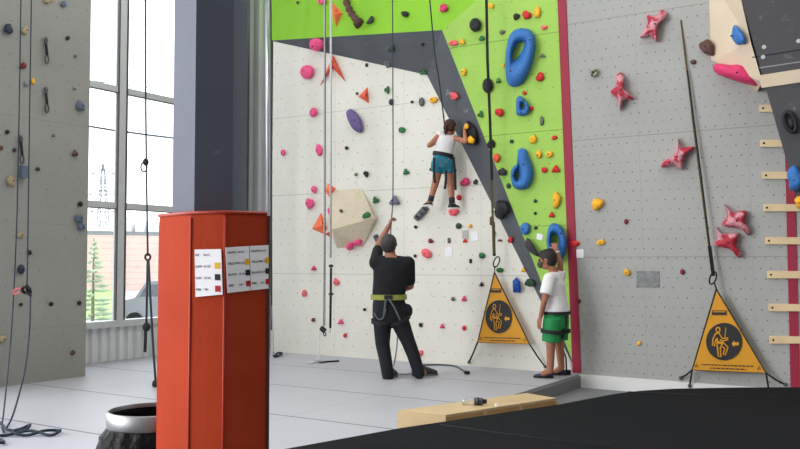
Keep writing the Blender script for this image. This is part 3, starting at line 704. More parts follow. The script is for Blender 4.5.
# --- grey wall: donut, stars, plate
ringhold([(593.5, 68), (597, 69.5), (598, 72.7), (597, 76), (593.5, 77.3), (590.5, 76), (589.2, 72.7), (590.5, 69.5)], [(593.3, 71.6), (594, 71.8), (594.3, 72.4), (594, 73.2), (593.3, 73.5), (592.6, 73.2), (592.4, 72.4), (592.6, 71.8)], 'stone', 'G', 'grey-green doughnut hold high on the grey wall', .07)
gs = 'red star holds on the grey wall'
for pts, lab in (
 ([(667.5, 13), (661, 10), (656, 16), (647, 15), (647.5, 24), (640, 37.5), (650, 36), (656.5, 42), (657.5, 26), (665.5, 18)], 'chalky red star hold high on the grey wall left of the strap\'s top'),
 ([(620, 72), (624.5, 77.5), (623.7, 88), (634, 99.3), (624.3, 100), (620, 110.5), (617.3, 99.5), (610.5, 92), (616, 85.5), (616.2, 76)], 'chalky red star hold right of the grey-green doughnut hold'),
 ([(678, 138.5), (681.8, 147), (694.5, 147), (685.3, 156), (682, 169.5), (674, 165), (662, 167.5), (663, 161), (674, 155)], 'chalky red star hold touching the strap midway up the grey wall'),
 ([(724, 204.5), (732, 212), (746.5, 210.7), (745.2, 222), (750.5, 230), (748, 235.3), (740, 228.5), (721.5, 225.2), (727.5, 216)], 'chalky red star hold right of the strap, upper of the touching pair'),
 ([(715, 227), (722, 233.5), (738, 233), (736.3, 246), (742.5, 254), (737.5, 257.4), (730, 249.5), (713, 245.3), (718, 238)], 'chalky red star hold right of the strap, lower of the touching pair')):
    relief(pts, None, 'G', lab, .13, name='star_hold', group=gs, m=m_star, prof=((1, 0), (.99, .3), (.93, .55), (.8, .78), (.5, .95), (.25, 1.0)))
pl = prism('metal_plate', [G.on(x, y, .006) for x, y in ((636.5, 271), (659.5, 271), (659.5, 287.5), (636.5, 287.5))], -G.n*.01, mat('plate_grey', (128, 130, 130), .6, .25, 14))
tag(pl, 'rectangular scuffed grey metal plate on the grey wall', 'plate')
for x, y in ((638, 272.5), (658, 272.5), (658, 286), (638, 286)):
    bm = bmesh.new(); add_tube(bm, [G.on(x, y, .004), G.on(x, y, .012)], .006, 8); bmobj('screw', bm, m_bolt, pl)
# cards
def card(name, pts, plane, label, m=m_paper, ink=True):
    Pn = PL[plane]; o = prism(name, [Pn.on(x, y, .006) for x, y in pts], -Pn.n*.004, m); tag(o, label, 'card', 'white cards pinned to the walls')
    return o
card('note_card', [(445, 247.5), (452.5, 247), (452.2, 256.5), (444.7, 257)], 'W', 'white card pinned lowest, left of the green curved hold')
card('note_card', [(470.7, 231.5), (477.7, 231), (478.2, 240.3), (471.2, 241)], 'W', 'white card pinned right of the greyish plastic one')
card('note_card', [(462, 230.5), (468, 230), (468.2, 239), (462.3, 239)], 'W', 'greyish plastic card pinned above the small red hold', mat('grey_card', (176, 174, 176), .5, .05))
card('note_card', [(537, 233), (543, 234.5), (541.8, 240.6), (536.2, 239)], 'G', 'white card on the lime wall left of the blue ring')
card('note_card', [(575, 249.5), (583.5, 249), (583.5, 257.7), (575.3, 258)], 'G', 'white card at the grey wall\'s left edge under the red wedge')

# --- left wall
for a in [
 (8.5, 29, 9.5, 10, 'lump', 'navy', 'L', 'hold at the upper left of the left wall', 'dark blue round'),
 (25, 30.5, 6.5, 8.5, 'lump', 'tan', 'L', 'hold between the left wall\'s ropes near the top', 'tan blocky'),
 (48.5, 0, 11, 6, 'lump', 'tan', 'L', 'hold at the very top of the left wall', 'wide tan'),
 (64, 4, 6, 6, 'round', 'blueg', 'L', 'hold near the top of the left wall right of the tan one', 'grey-blue round'),
 (68, 38, 4.5, 4.2, 'round', 'black', 'L', 'knob right of the upper quickdraw', 'small black'),
 (75.7, 56, 3.4, 3.2, 'round', 'grey', 'L', 'knob below and right of the upper quickdraw', 'tiny grey'),
 (75, 88, 3.4, 3.4, 'round', 'lgrey', 'L', 'knob right of the middle quickdraw\'s top', 'tiny pale grey'),
 (80.7, 106, 8.5, 10, 'lump', 'blueg', 'L', 'hold near the window edge of the left wall', 'grey-blue lumpy'),
 (23.5, 65.5, 6.5, 6.5, 'round', 'dred', 'L', 'hold on the rope of the left wall', 'dark maroon'),
 (26.7, 83.5, 5, 6, 'round', 'lgrey', 'L', 'hold left of the small yellow one on the left wall', 'pale grey'),
 (33.2, 81.5, 4.2, 6, 'lump', 'yellow', 'L', 'hold between the left wall ropes and the quickdraws', 'small yellow'),
 (7.5, 132, 4.6, 4.6, 'round', 'black', 'L', 'knob left of the lowest quickdraw, the upper of three', 'small black'),
 (1.3, 148, 4.5, 5, 'round', 'brown', 'L', 'knob at the left edge of the picture', 'small brown'),
 (14.5, 150, 4, 4.5, 'round', 'dark', 'L', 'knob touching the left rope beside the lowest quickdraw', 'small dark'),
 (53.8, 135.5, 3.4, 3.2, 'tri', 'grey', 'L', 'knob in the middle of the left wall below the quickdraws', 'tiny grey pointed'),
 (75, 153.5, 6.5, 7, 'tri', 'brown', 'L', 'hold on the right half of the left wall', 'brown pointed'),
 (38, 169, 5, 3.6, 'lump', 'dark', 'L', 'hold right of the lowest quickdraw', 'small dark wide'),
 (80.5, 204, 5.2, 5.2, 'round', 'black', 'L', 'knob above the grey-blue twin blocks', 'black round'),
 (79, 218.5, 8.5, 8, 'bar', 'blueg', 'L', 'block near the window, upper of a pair', 'grey-blue'),
 (81.5, 227, 7.5, 6.5, 'bar', 'blueg', 'L', 'block near the window, lower of a pair', 'smaller grey-blue'),
 (20.5, 235, 7.5, 5.5, 'lump', 'tan', 'L', 'hold between the ropes above the dark blue oval hold', 'small tan'),
 (29.5, 252.5, 5, 5, 'round', 'black', 'L', 'knob right of the rope, above the tied bundle', 'black round'),
 (21.2, 270, 8, 10.5, 'egg', 'navy', 'L', 'hold just above the tied rope bundle', 'dark blue oval'),
 (21, 304.5, 4.2, 3.6, 'round', 'black', 'L', 'knob below the tied rope bundle', 'black'),
 (51.3, 304, 4.6, 4.4, 'round', 'black', 'L', 'knob in the middle of the left wall\'s lower row', 'black'),
 (79.5, 303, 4.6, 4.4, 'round', 'black', 'L', 'knob at the right end of the left wall\'s lower row', 'black'),
 (73, 352.5, 5.2, 4.8, 'lump', 'brown', 'L', 'knob lowest near the left wall\'s corner', 'dark brown'),
 (2.5, 339, 8.5, 7, 'lump', 'tan', 'L', 'hold at the left edge low on the left wall', 'tan lumpy'),
]: H_(*a)
H_(11, 181, 7, 12, 'lump', 'tan', 'L', 'hold left of the rope, beneath the lowest quickdraw', 'long tan slanted', rot=-30)
def quickdraw(px, y0, y1, label, block=False):
    t = thing('quickdraw', label, 'quickdraw', L.on(px, (y0+y1)/2, .02), 'quickdraws on the left wall')
    e = V((0, 1, 0))
    c0, c1 = L.on(px, y0+3, .03), L.on(px+1, y1-4.5, .05)
    tube('hanger', [L.on(px, y0, 0), L.on(px, y0+1, .03), c0], .012, m_steeld, t)
    k = (L.on(px, y0+1)-L.on(px, y0)).length
    tube('carabiner', ring_pts(c0, UP*k*3, e*k*1.4, 14), .009, m_steeld, t, 6)
    tube('sling', [c0-UP*k*2.5, c1+UP*k*4], .016, m_web, t, 6)
    tube('carabiner', ring_pts(c1, UP*k*4.2, e*k*1.9, 16), .01, m_steeld, t, 6)
    if block:
        q_ = L.on(px+3, y1+8, .05)
        bm = bmesh.new(); add_box(bm, q_, (.06, k*7, k*12)); bmobj('belay_block', bm, hm('blueg'), t)
quickdraw(46, 37.5, 64, 'black quickdraw on the left wall, topmost of the three')
quickdraw(46, 87.5, 113, 'black quickdraw on the left wall, middle of the three')
quickdraw(21, 136, 164, 'black quickdraw with grey block beside the left wall ropes', True)

# ------------------------------------------------------------------ right corner: rungs, charcoal panel, cream wedge
for i, (x, y) in enumerate(((759, 108), (760, 143), (762, 175), (763, 207.5), (765, 240.5), (767, 274.5), (768.3, 307.5), (769.3, 339.8))):
    names = ['topmost wooden rung, mostly hidden by the charcoal panel', 'second wooden rung from the top beside the black handle hold', 'third wooden rung from the top beside the blue ball hold', 'fourth wooden rung from the top crossing the red strip',
             'fifth wooden rung from the top crossing the red strip', 'sixth wooden rung from the top, third from the bottom', 'second lowest wooden rung on the grey wall', 'lowest wooden rung beside the near gate banner']
    ps = [G.on(x, y-3.3, .035), G.on(x+66, y-3.2, .035), G.on(x+66, y+3.9, .035), G.on(x, y+3.7, .035)]
    o = prism('wooden_rung', ps, -G.n*.034, m_rung); tag(o, names[i], 'rung', 'wooden rungs on the grey wall')
    for dx in (4, 60):
        bm = bmesh.new(); add_tube(bm, [G.on(x+dx, y+.2, .033), G.on(x+dx, y+.2, .04)], .012, 10); bmobj('bolt', bm, m_bolt, o)
dpx = [(736, -25), (741.5, 0), (762, 75), (804, 222), (880, 222), (880, -25)]
dfront = [DP.on(*p) for p in dpx]
def backG(p): return V((p.x, VW - math.tan(LEAN)*p.z + .0, p.z))
dp = thing('overhanging_panel', 'charcoal overhanging climbing panel at the upper right corner', 'climbing wall', backG(dfront[3]))
prism('panel_face', dfront, [backG(p) for p in dfront], m_panel, dp)
prism('plywood_batten', [DP.on(x, y, .012) for x, y in ((758, 75.5), (870, 58), (870, 72), (761.5, 88))], -DP.n*.01, m_cream, dp)
for x, y, r in ((764, 47, 2), (763, 57, 2), (798.5, 41, 2.2)):
    bm = bmesh.new(); add_tube(bm, [DP.on(x, y, -.005), DP.on(x, y, .008)], .022, 12); bmobj('bolt', bm, m_boltw, dp)
prism('seam_strip', [DP.on(x, y, .004) for x, y in ((758, 67.5), (870, 51), (870, 51.9), (758, 68.6))], -DP.n*.003, mat('seam_pale', (150, 150, 152), .7), dp)
prism('panel_seam', [DP.on(x, y, .004) for x, y in ((752, 57), (870, 38), (870, 38.8), (752, 57.8))], -DP.n*.003, m_blackseam, dp)
# cream wedge
A1, A2 = G.on(708.5, -25, .0), G.on(711, 60, .0)
B1, B2, B3 = DP.on(735.5, -25), DP.on(751, 43), DP.on(762.3, 82)
cw = meshobj('corner_wedge', [A1, A2, B2, B1, B3, G.on(757, 92, 0), backG(B1)], [(0, 1, 2, 3), (1, 5, 4, 2), (0, 3, 6)], m_cream)
tag(cw, 'cream plywood wedge beside the charcoal panel', 'climbing volume')
CWP = plane3(A1, A2, B2)
CWU = plane3(A2, B2, B3)
H_(738, 36, 13, 19, 'lump', 'blue', CWP, 'hold on the cream wedge', 'blue knobbly', group='climbing holds on the cream wedge', rot=-15, dep=.7)
H_(707.5, 47.5, 14, 17, 'lump', 'brown', G, 'hold at the left edge of the cream wedge', 'dark brown knobbly', group='climbing holds on the cream wedge', rot=-20, dep=.8)
relief([(712.5, 66), (718, 63.5), (730, 64.5), (742, 62.5), (752, 69), (759.5, 77), (761.5, 86.5), (748, 84.5), (730, 79), (716, 73)], 'mag', G.shift(.05), 'large deep pink sloping hold under the cream wedge', .28, group='climbing holds on the cream wedge', prof=((1, 0), (1, .25), (.9, .6), (.7, .85), (.35, 1.0)))
bh = thing('handle_hold', 'black oval handle hold on the charcoal panel', 'climbing hold', DP.on(790, 122), GROUPS['D'])
e1 = (DP.on(793.5, 132)-DP.on(790, 122)); e2 = (DP.on(796, 120)-DP.on(790, 122))*.8
tube('rim', [DP.on(790, 122, .04)+p for p in [e1*math.cos(a)+e2*math.sin(a) for a in [2*PI*i/20 for i in range(21)]]], .022, hm('black'), bh)
bm = bmesh.new(); sphere(bm, DP.on(790, 122, .01), .05, 2, (1, .4, 1.4)); bmobj('core', bm, hm('dark'), bh, True)
H_(795.5, 179, 18, 24, 'lump', 'blue', 'D', 'ball hold on the charcoal panel at the right edge', 'blue', dep=.8)
H_(800, 202, 11, 12, 'lump', 'yellow', 'D', 'hold below the blue ball at the right edge', 'yellow', dep=.7)

# ------------------------------------------------------------------ column and pad
cp = [at(172, 224, 3.82), at(194, 224, 3.68), at(232, 224, 3.74), at(214, 224, 3.88)]
co = prism('building_column', [V((p.x, p.y, 0)) for p in cp], V((0, 0, 4.6)), m_col); tag(co, 'dark blue-grey steel column rising out of the orange pad', 'column')
zp = at(212, 212.5, 3.55).z
pp = [(159, 3.8), (191, 3.58), (225, 3.54), (267, 3.62), (268, 3.95), (247, 4.06), (205, 4.08), (166, 4.0)]
pp = [at(x, 224, d) for x, d in pp]
pd = thing('column_pad', 'tall orange vinyl safety pad wrapped around the column', 'safety pad', V((sum(p.x for p in pp)/8, sum(p.y for p in pp)/8, 0)))
bm = bmesh.new(); n = len(pp); cen = V((sum(p.x for p in pp)/n, sum(p.y for p in pp)/n, 0)); rr = []
dense = []
for i in range(n):
    a, b = pp[i], pp[(i+1) % n]
    for t in (0, .08, .25, .5, .75, .92): dense.append((a.lerp(b, t), t))
for z, s in ((0, .985), (.03, 1), (.3, 1.006), (.6, 1.0), (.9, 1.006), (1.2, 1.0), (zp-.25, 1.004), (zp-.03, 1.0), (zp, .985)):
    ring = []
    for p, t in dense:
        q_ = cen + V((p.x-cen.x, p.y-cen.y, 0))*(s*(1 + .012*math.sin(PI*t)))
        ring.append(bm.verts.new((q_.x, q_.y, z)))
    rr.append(ring)
for A, B in zip(rr, rr[1:]):
    for k in range(len(dense)): bm.faces.new((A[k], A[(k+1) % len(dense)], B[(k+1) % len(dense)], B[k]))
bm.faces.new(rr[-1]); bm.faces.new(rr[0][::-1])
bmobj('padding', bm, m_pad, pd)
def padz(a, b): return [V((a.x, a.y, .02)), V((b.x, b.y, zp-.01))]
for k in (2, 1): tube('stitched_seam', [V((pp[k].x, pp[k].y, .02))-FWD*.002, V((pp[k].x, pp[k].y, zp-.02))-FWD*.002], .005, m_padtop, pd, 6)
prism('zip_flap', [V((pp[3].x, pp[3].y, .01)) - FWD*.004, V((pp[3].x, pp[3].y, .01)) + RGT*.012, V((pp[3].x, pp[3].y, zp-.01)) + RGT*.012, V((pp[3].x, pp[3].y, zp-.01)) - FWD*.004], FWD*.02, mat('dark_flap', (70, 24, 22), .6), pd)
tube('top_piping', [V((p.x, p.y, zp)) for p in pp[:4]], .008, m_padtop, pd, 6)
# signs
def facet(i, j):
    a, b = V((pp[i].x, pp[i].y, 0)), V((pp[j].x, pp[j].y, 0)); return plane3(a, b, V((a.x, a.y, 1)))
def text(s, size, p, ex, ey, m, parent, name='lettering'):
    cu = bpy.data.curves.new('t', 'FONT'); cu.body = s; cu.size = size; cu.offset = size*.025
    o = bpy.data.objects.new('t', cu); COL.objects.link(o); bpy.context.view_layer.update()
    me = bpy.data.meshes.new_from_object(o.evaluated_get(bpy.context.evaluated_depsgraph_get())); bpy.data.objects.remove(o)
    ez = ex.cross(ey).normalized(); R = Matrix((ex, ey, ez)).transposed().to_4x4(); R.translation = p
    me.transform(R); me.materials.clear(); me.materials.append(m); me.name = name
    return link(bpy.data.objects.new(name, me), parent)
def sign(fp, q, lab, wcol, rows, x0, x1, xs, txt=True, sw=.2):
    off = .012
    c = [fp.on(x, y, off) for x, y in q]
    o = prism('grade_sign', c, -fp.n*.003, m_paper); tag(o, lab, 'sign', 'printed grade signs on the orange pad')
    ex = (c[1]-c[0]).normalized(); ey = (c[0]-c[3]); hgt = ey.length; ey = (ey - ex*ey.dot(ex)).normalized(); wd = (c[1]-c[0]).length
    for k, (nm, gr, col) in enumerate(rows):
        p = c[3] + (c[0]-c[3])*(1-(k+.58)/4.15) + fp.n*.002
        s = hgt*.085
        if nm: text(nm, s*.74, p + ex*wd*x0, ex, ey, m_ink, o)
        text(gr, s*.7, p + ex*wd*x1, ex, ey, m_ink, o)
        if col:
            b0_ = p + ex*wd*xs - ey*s*.35; w_, h_ = ex*wd*sw, ey*s*1.5
            prism('colour_swatch', [b0_, b0_+w_, b0_+w_+h_, b0_+h_], -fp.n*.0015, col, o)
ROWS = [('WHITE', 'V0-V1', None), ('YELLOW', 'V1-V2', m_inky), ('BLACK', 'V3-V4', m_ink), ('RED', 'V5+', m_inkr)]
fB, fC = facet(1, 2), facet(2, 3)
sign(fB, [(194.5, 249.5), (221, 249), (222.5, 294.5), (195.5, 297)], 'white grade sign on the left face of the orange pad', None, [(r[0][-3:], r[1], r[2]) for r in ROWS], .03, .34, .75)
sign(fC, [(225.5, 247.5), (249, 246), (250.5, 290.5), (227.5, 293)], 'white grade sign on the orange pad, middle of the three', None, ROWS, .06, .5, .8)
sign(fC, [(249.8, 246), (268.6, 245), (268.6, 288.5), (251, 290.4)], 'white grade sign at the orange pad\'s right edge', None, ROWS, .06, .52, .79)

# ------------------------------------------------------------------ bin
bc = at(152, 408, 4.25); bc = V((bc.x, bc.y, 0)); rz = at(152, 409, 4.25).z
bn = thing('waste_bin', 'round waste bin with steel rim and black bag beside the orange pad', 'bin', bc)
RB = .215
def lathe(bm, c, prof, seg=32, wob=0):
    rr = []
    for k, (r, z) in enumerate(prof):
        rr.append([bm.verts.new(c + V((math.cos(2*PI*i/seg)*(r + wob*(k not in (0, len(prof)-1))*noise.noise(V((i*.9, k*1.3, 3)))), math.sin(2*PI*i/seg)*(r + wob*(k not in (0, len(prof)-1))*noise.noise(V((i*.9, k*1.3, 3)))), z))) for i in range(seg)])
    for A, B in zip(rr, rr[1:]):
        for i in range(seg): bm.faces.new((A[i], A[(i+1) % seg], B[(i+1) % seg], B[i]))
bm = bmesh.new(); lathe(bm, bc, [(RB-.03, .0), (RB-.02, .02), (RB-.015, rz-.1), (RB-.02, rz-.1), (RB-.035, .03), (0.01, .03)]); bmobj('bin_body', bm, m_black, bn, True)
bm = bmesh.new(); lathe(bm, bc, [(RB-.012, rz), (RB, rz-.004), (RB, rz-.075), (RB-.004, rz-.08), (RB-.012, rz-.075), (RB-.014, rz-.004), (RB-.012, rz)], 40); bmobj('steel_rim', bm, m_rim, bn, True)
m_bag = mat('black_bag_plastic', (7, 7, 8), .45, .1, 8, .7, spec=.15, bscale=16)
bm = bmesh.new(); lathe(bm, bc, [(RB-.004, rz-.08), (RB+.02, rz-.12), (RB+.035, rz-.2), (RB+.03, rz-.3), (RB+.04, rz-.42), (RB+.0, rz-.55), (RB-.01, .06)], 48, .06); bmobj('bin_bag', bm, m_bag, bn, True)
bm = bmesh.new(); lathe(bm, bc, [(RB-.02, rz-.02), (RB-.03, rz-.2), (RB-.04, rz-.42), (.01, rz-.45)], 32, .02); bmobj('bag_lining', bm, m_bag, bn, True)

# ------------------------------------------------------------------ wooden platform step, bottle
ZB = .165
PB = Plane((0, 0, ZB), (0, 0, 1))
bq = [PB.on(397, 410.5), PB.on(445.6, 415), PB.on(556, 398), PB.on(527, 393)]
bq_lo = [V((p.x, p.y, 0)) for p in bq]
wb = thing('wooden_step', 'low pale plywood step box beside the black mat', 'step', sum(bq_lo, V())/4)
th = .022
prism('top_board', bq, V((0, 0, -th)), m_ply, wb)
inn = [p.lerp(sum(bq, V())/4, .01) - UP*th for p in bq]
prism('box_sides', inn, [V((p.x, p.y, 0)) for p in inn], m_plyedge, wb)
prism('end_panel', [bq[0].lerp(bq[1], 0) - UP*th - FWD*.003, bq[1] - UP*th - FWD*.003, V((bq[1].x, bq[1].y, 0)) - FWD*.003, V((bq[0].x, bq[0].y, 0)) - FWD*.003], FWD*.02, m_ply, wb)
for f in (.32, .64, .99):
    p = bq[1].lerp(bq[2], f)-UP*th; d_ = (bq[2]-bq[1]).normalized()
    prism('stud', [p-FWD*.006, p+d_*.035-FWD*.006, p+d_*.035-FWD*.006-UP*.11, p-FWD*.006-UP*.11], FWD*.012, m_ply, wb)
PBt = Plane((0, 0, ZB+.032), (0, 0, 1))
s0, s1 = PBt.on(462, 401.5), PBt.on(487, 401.5)
bt_ = thing('water_bottle', 'clear plastic bottle with black cap lying on the wooden step', 'bottle', V(((s0.x+s1.x)/2, (s0.y+s1.y)/2, ZB)))
m_clear = bpy.data.materials.new('clear_plastic'); m_clear.use_nodes = True
nt = m_clear.node_tree; nt.nodes.clear()
o_ = nt.nodes.new('ShaderNodeOutputMaterial'); tr = nt.nodes.new('ShaderNodeBsdfTransparent'); gl = nt.nodes.new('ShaderNodeBsdfGlossy'); mxs = nt.nodes.new('ShaderNodeMixShader'); fr_ = nt.nodes.new('ShaderNodeLayerWeight')
tr.inputs[0].default_value = (.9, .92, .94, 1); gl.inputs['Roughness'].default_value = .12; fr_.inputs[0].default_value = .35
nt.links.new(fr_.outputs['Facing'], mxs.inputs[0]); nt.links.new(tr.outputs[0], mxs.inputs[1]); nt.links.new(gl.outputs[0], mxs.inputs[2]); nt.links.new(mxs.outputs[0], o_.inputs[0])
ax = (s1-s0)
bm = bmesh.new(); add_tube(bm, [s0, s0+ax*.02, s0+ax*.45, s0+ax*.55], .03, 16, radii=[.02, .031, .031, .03]); bmobj('bottle_body', bm, m_clear, bt_, True)
bm = bmesh.new(); add_tube(bm, [s0+ax*.53, s0+ax*.62, s0+ax*.8, s0+ax*.84], .03, 16, radii=[.033, .034, .033, .026]); bmobj('screw_lid', bm, m_steeld, bt_, True)
bm = bmesh.new(); add_tube(bm, [s0+ax*.6, s0+ax*.68], .0352, 16); add_tube(bm, [s0+ax*.83, s0+ax*.99], .02, 16, radii=[.022, .018]); bmobj('cap', bm, m_ink, bt_, True)
tube('grip_band', [s0+ax*.5, s0+ax*.54], .0335, m_ink, bt_, 16)
cap_ = PBt.on(496.5, 402); cap_.z = ZB
bm = bmesh.new(); add_tube(bm, [cap_ + UP*.001, cap_ + UP*.016], .016, 12); tag(bmobj('bottle_cap', bm, m_paper), 'small white cap standing by the bottle on the wooden step', 'cap')

# ------------------------------------------------------------------ black mat
ZM = .25
PM = Plane((0, 0, ZM), (0, 0, 1))
mp_ = [PM.on(262, 452), PM.on(395, 427.7), PM.on(556, 403.5), PM.on(616, 392.7), PM.on(640, 390), PM.on(674, 388), PM.on(740, 386.8), PM.on(900, 386.5)]
tail = [V((3.4, 3.0, ZM)), at(700, 600, 1.6), at(300, 560, 3.3)]
ring = [V((p.x, p.y, ZM)) for p in mp_+tail]
bm = bmesh.new()
cen = sum(ring, V())/len(ring)
rows = [(0, FB+.002 if False else -.155), (0, ZM-.05), (.012, ZM-.012), (.045, ZM)]
rr = []
for ins, z in rows:
    rr.append([bm.verts.new(V((p.x, p.y, 0)) + (V((cen.x-p.x, cen.y-p.y, 0)).normalized()*ins) + UP*z) for p in ring])
for A, B in zip(rr, rr[1:]):
    for k in range(len(ring)): bm.faces.new((A[k], A[(k+1) % len(ring)], B[(k+1) % len(ring)], B[k]))
bm.faces.new(rr[-1]); bm.faces.new(rr[0][::-1])
bmat = bmobj('landing_mat', bm, m_black); tag(bmat, 'big black vinyl landing mat in the foreground', 'mat')
for a, b in (((628, 392), (850, 402)), ((440, 425), (640, 452))):
    tube('mat_seam', [PM.on(*a)+UP*.001, PM.on(*b)+UP*.001], .007, m_blackseam, bmat, 6)

# ------------------------------------------------------------------ ropes
def rope(name, pts, r, m, label, cat='rope', group=None, smooth=5):
    o = tube(name, curve_pts(pts, smooth), r, m); tag(o, label, cat, group); return o
RP = Plane((0, 9.35, 0), (0, -1, 0))
gr = 'ropes hanging in front of the white wall'
t = thing('climbing_rope', 'pale rope with belay device ending at a floor anchor, left of a hanging pair', 'rope', RP.on(320, 362.5), gr)
tube('rope_strand', [RP.on(324.5, -20), RP.on(324.3, 150), RP.on(324.2, 240), RP.on(323.5, 326)], .009, m_ropeg, t)
tube('rope_strand', [RP.on(325.6, -20), RP.on(325.4, 200), RP.on(324.9, 326)], .005, m_roped, t)
bm = bmesh.new(); add_box(bm, RP.on(323, 329.5), (.08, .04, .06), Matrix.Rotation(.6, 3, 'Y')); bmobj('belay_device', bm, m_web, t)
tube('tail', curve_pts([RP.on(322.5, 330), RP.on(319.6, 335), RP.on(318.8, 345), RP.on(318.6, 361.5)], 5), .01, m_ropew, t)
tube('tail_loop', curve_pts([RP.on(324, 331), RP.on(326, 334), RP.on(324.5, 336), RP.on(323, 332)], 4), .008, m_roped, t)
t = thing('climbing_rope', 'pale rope with black lower tail, right of a hanging pair', 'rope', RP.on(331, 340), gr)
tube('rope_strand', [RP.on(331.4, -20), RP.on(331.2, 130), RP.on(331, 258)], .009, m_ropeg, t)
tube('rope_strand', [RP.on(330.4, -20), RP.on(330.3, 130), RP.on(330, 258)], .007, m_ropew, t)
tube('black_tail', [RP.on(331, 268), RP.on(330.7, 295), RP.on(330.3, 328)], .016, m_web, t)
for y in (266, 294):
    bm = bmesh.new(); sphere(bm, RP.on(331, y), .035, 2, (1, 1, .7)); bmobj('knot', bm, m_roped, t, True)
tube('tail_end', [RP.on(330.3, 328), RP.on(329.8, 333)], .008, m_ropew, t)
# floor anchor with webbing
fa = FL.on(320, 362.8)
t = thing('floor_anchor', 'floor anchor plate with webbing under the pale rope', 'anchor', fa)
bm = bmesh.new(); add_box(bm, fa+UP*.012, (.14, .08, .024)); bmobj('anchor_plate', bm, m_steeld, t)
for a, b in (((307, 364), (319, 363)), ((321, 362.8), (339, 361.8))):
    tube('webbing', [FL.on(*a)+UP*.012, FL.on(*b)+UP*.012], .012, m_ropew if a[0] < 310 else m_web, t)
tube('ring', ring_pts(fa+UP*.045, V((.03, 0, 0)), UP*.03, 12), .006, m_steel, t, 6)
# left cable at steel pipe
pb = FL.on(274, 357); PPl = Plane((0, pb.y, 0), (0, -1, 0))
t = thing('steel_pipe', 'vertical steel pipe at the left end of the white wall', 'pipe', V((PPl.on(268, 357).x, pb.y, 0)))
tube('pipe', [PPl.on(266.8, -25), PPl.on(267.6, 120), PPl.on(268.5, 285)], .028, m_steel, t, 12)
tube('dark_pipe', [PPl.on(270.5, -25), PPl.on(271, 120), PPl.on(271.5, 330)], .016, m_steeld, t, 8)
tube('cable', curve_pts([PPl.on(268.8, 285), PPl.on(271, 297), PPl.on(272.5, 320), PPl.on(273.5, 356)], 5), .011, m_ropeg, t)
tube('floor_hook', curve_pts([FL.on(273.5, 357)+UP*.02, FL.on(276, 358)+UP*.02, FL.on(282, 355.5)+UP*.03, FL.on(278, 355)+UP*.03, FL.on(275, 357)+UP*.02], 4), .015, m_web, t)
# rope to the man's hand
rope('climbing_rope', [at(392.4, -20, 10.6), at(392.9, 90, 10.6), at(393, 190, 10.6), at(391.8, 216, 10.53), at(390.8, 232, 10.56), at(391.5, 262, 10.62), at(393, 290, 10.5)], .007, m_roped, 'taut grey rope running up from the man\'s raised hand', group=gr)
rope('climbing_rope', [at(395, 303, 10.45), at(397.5, 325, 10.4), at(397, 345, 10.35), at(394.5, 362, 10.4), FL.on(393, 371)+UP*.02, FL.on(402, 375)+UP*.012, FL.on(420, 373)+UP*.012, FL.on(436, 372)+UP*.012], .009, m_ropeg, 'slack rope hanging between the man\'s legs to the floor', group=gr)
rope('climbing_rope', [at(428, -20, 11.0), at(434.5, 51, 11.1), at(439, 80, 11.2), at(443.5, 116, 11.35), at(445, 134, 11.62), at(444, 155, 11.62)], .01, m_roped, 'dark rope from above down to the climbing girl', group=gr)
# floor webbing right of the man
t = thing('floor_strap', 'grey webbing strap with black end lying right of the man\'s feet', 'strap', FL.on(445, 367))
tube('webbing', curve_pts([FL.on(421, 366)+UP*.012, FL.on(440, 365.5)+UP*.012, FL.on(455, 367)+UP*.012, FL.on(462, 370.5)+UP*.012, FL.on(466.5, 373.5)+UP*.02], 5), .011, m_steeld, t)
bm = bmesh.new(); sphere(bm, FL.on(467, 374.5)+UP*.024, .035, 2, (1.2, 1.2, .7)); bmobj('strap_end', bm, m_web, t, True)
# window rope
WR = 9.6
t = thing('hanging_rope', 'dark rope with carabiner and knots hanging in front of the window', 'rope', at(150, 352, WR), 'ropes at the left side')
tube('rope_strand', curve_pts([at(145.5, -20, WR), at(145.6, 80, WR), at(146.3, 158, WR), at(147, 210, WR), at(147.8, 256, WR)], 4), .011, m_roped, t)
tube('carabiner', ring_pts(at(144, 167, WR), UP*.055, RGT*.035, 16), .009, m_web, t, 6)
bm = bmesh.new(); sphere(bm, at(145.8, 162, WR), .035, 2, (1, 1, 1.3)); bmobj('knot', bm, m_web, t, True)
tube('ring', ring_pts(at(147.8, 257, WR), UP*.035, RGT*.03, 12), .012, m_web, t, 6)
tube('rope_strand', [at(147.6, 260, WR), at(146.3, 327, WR)], .013, m_roped, t)
tube('rope_strand', [at(148.6, 260, WR), at(150.5, 300, WR), at(154, 360, WR), at(156, 386, WR)], .013, m_roped, t)
bm = bmesh.new(); sphere(bm, at(146.4, 327, WR), .045, 2, (1, 1, 1.2)); bmobj('knot', bm, m_web, t, True)
tube('tail', [at(145.8, 328, WR), at(145, 352, WR)], .018, m_web, t)
bm = bmesh.new(); sphere(bm, at(156, 384, WR), .045, 2, (1, 1, 1.2)); bmobj('knot', bm, m_web, t, True)
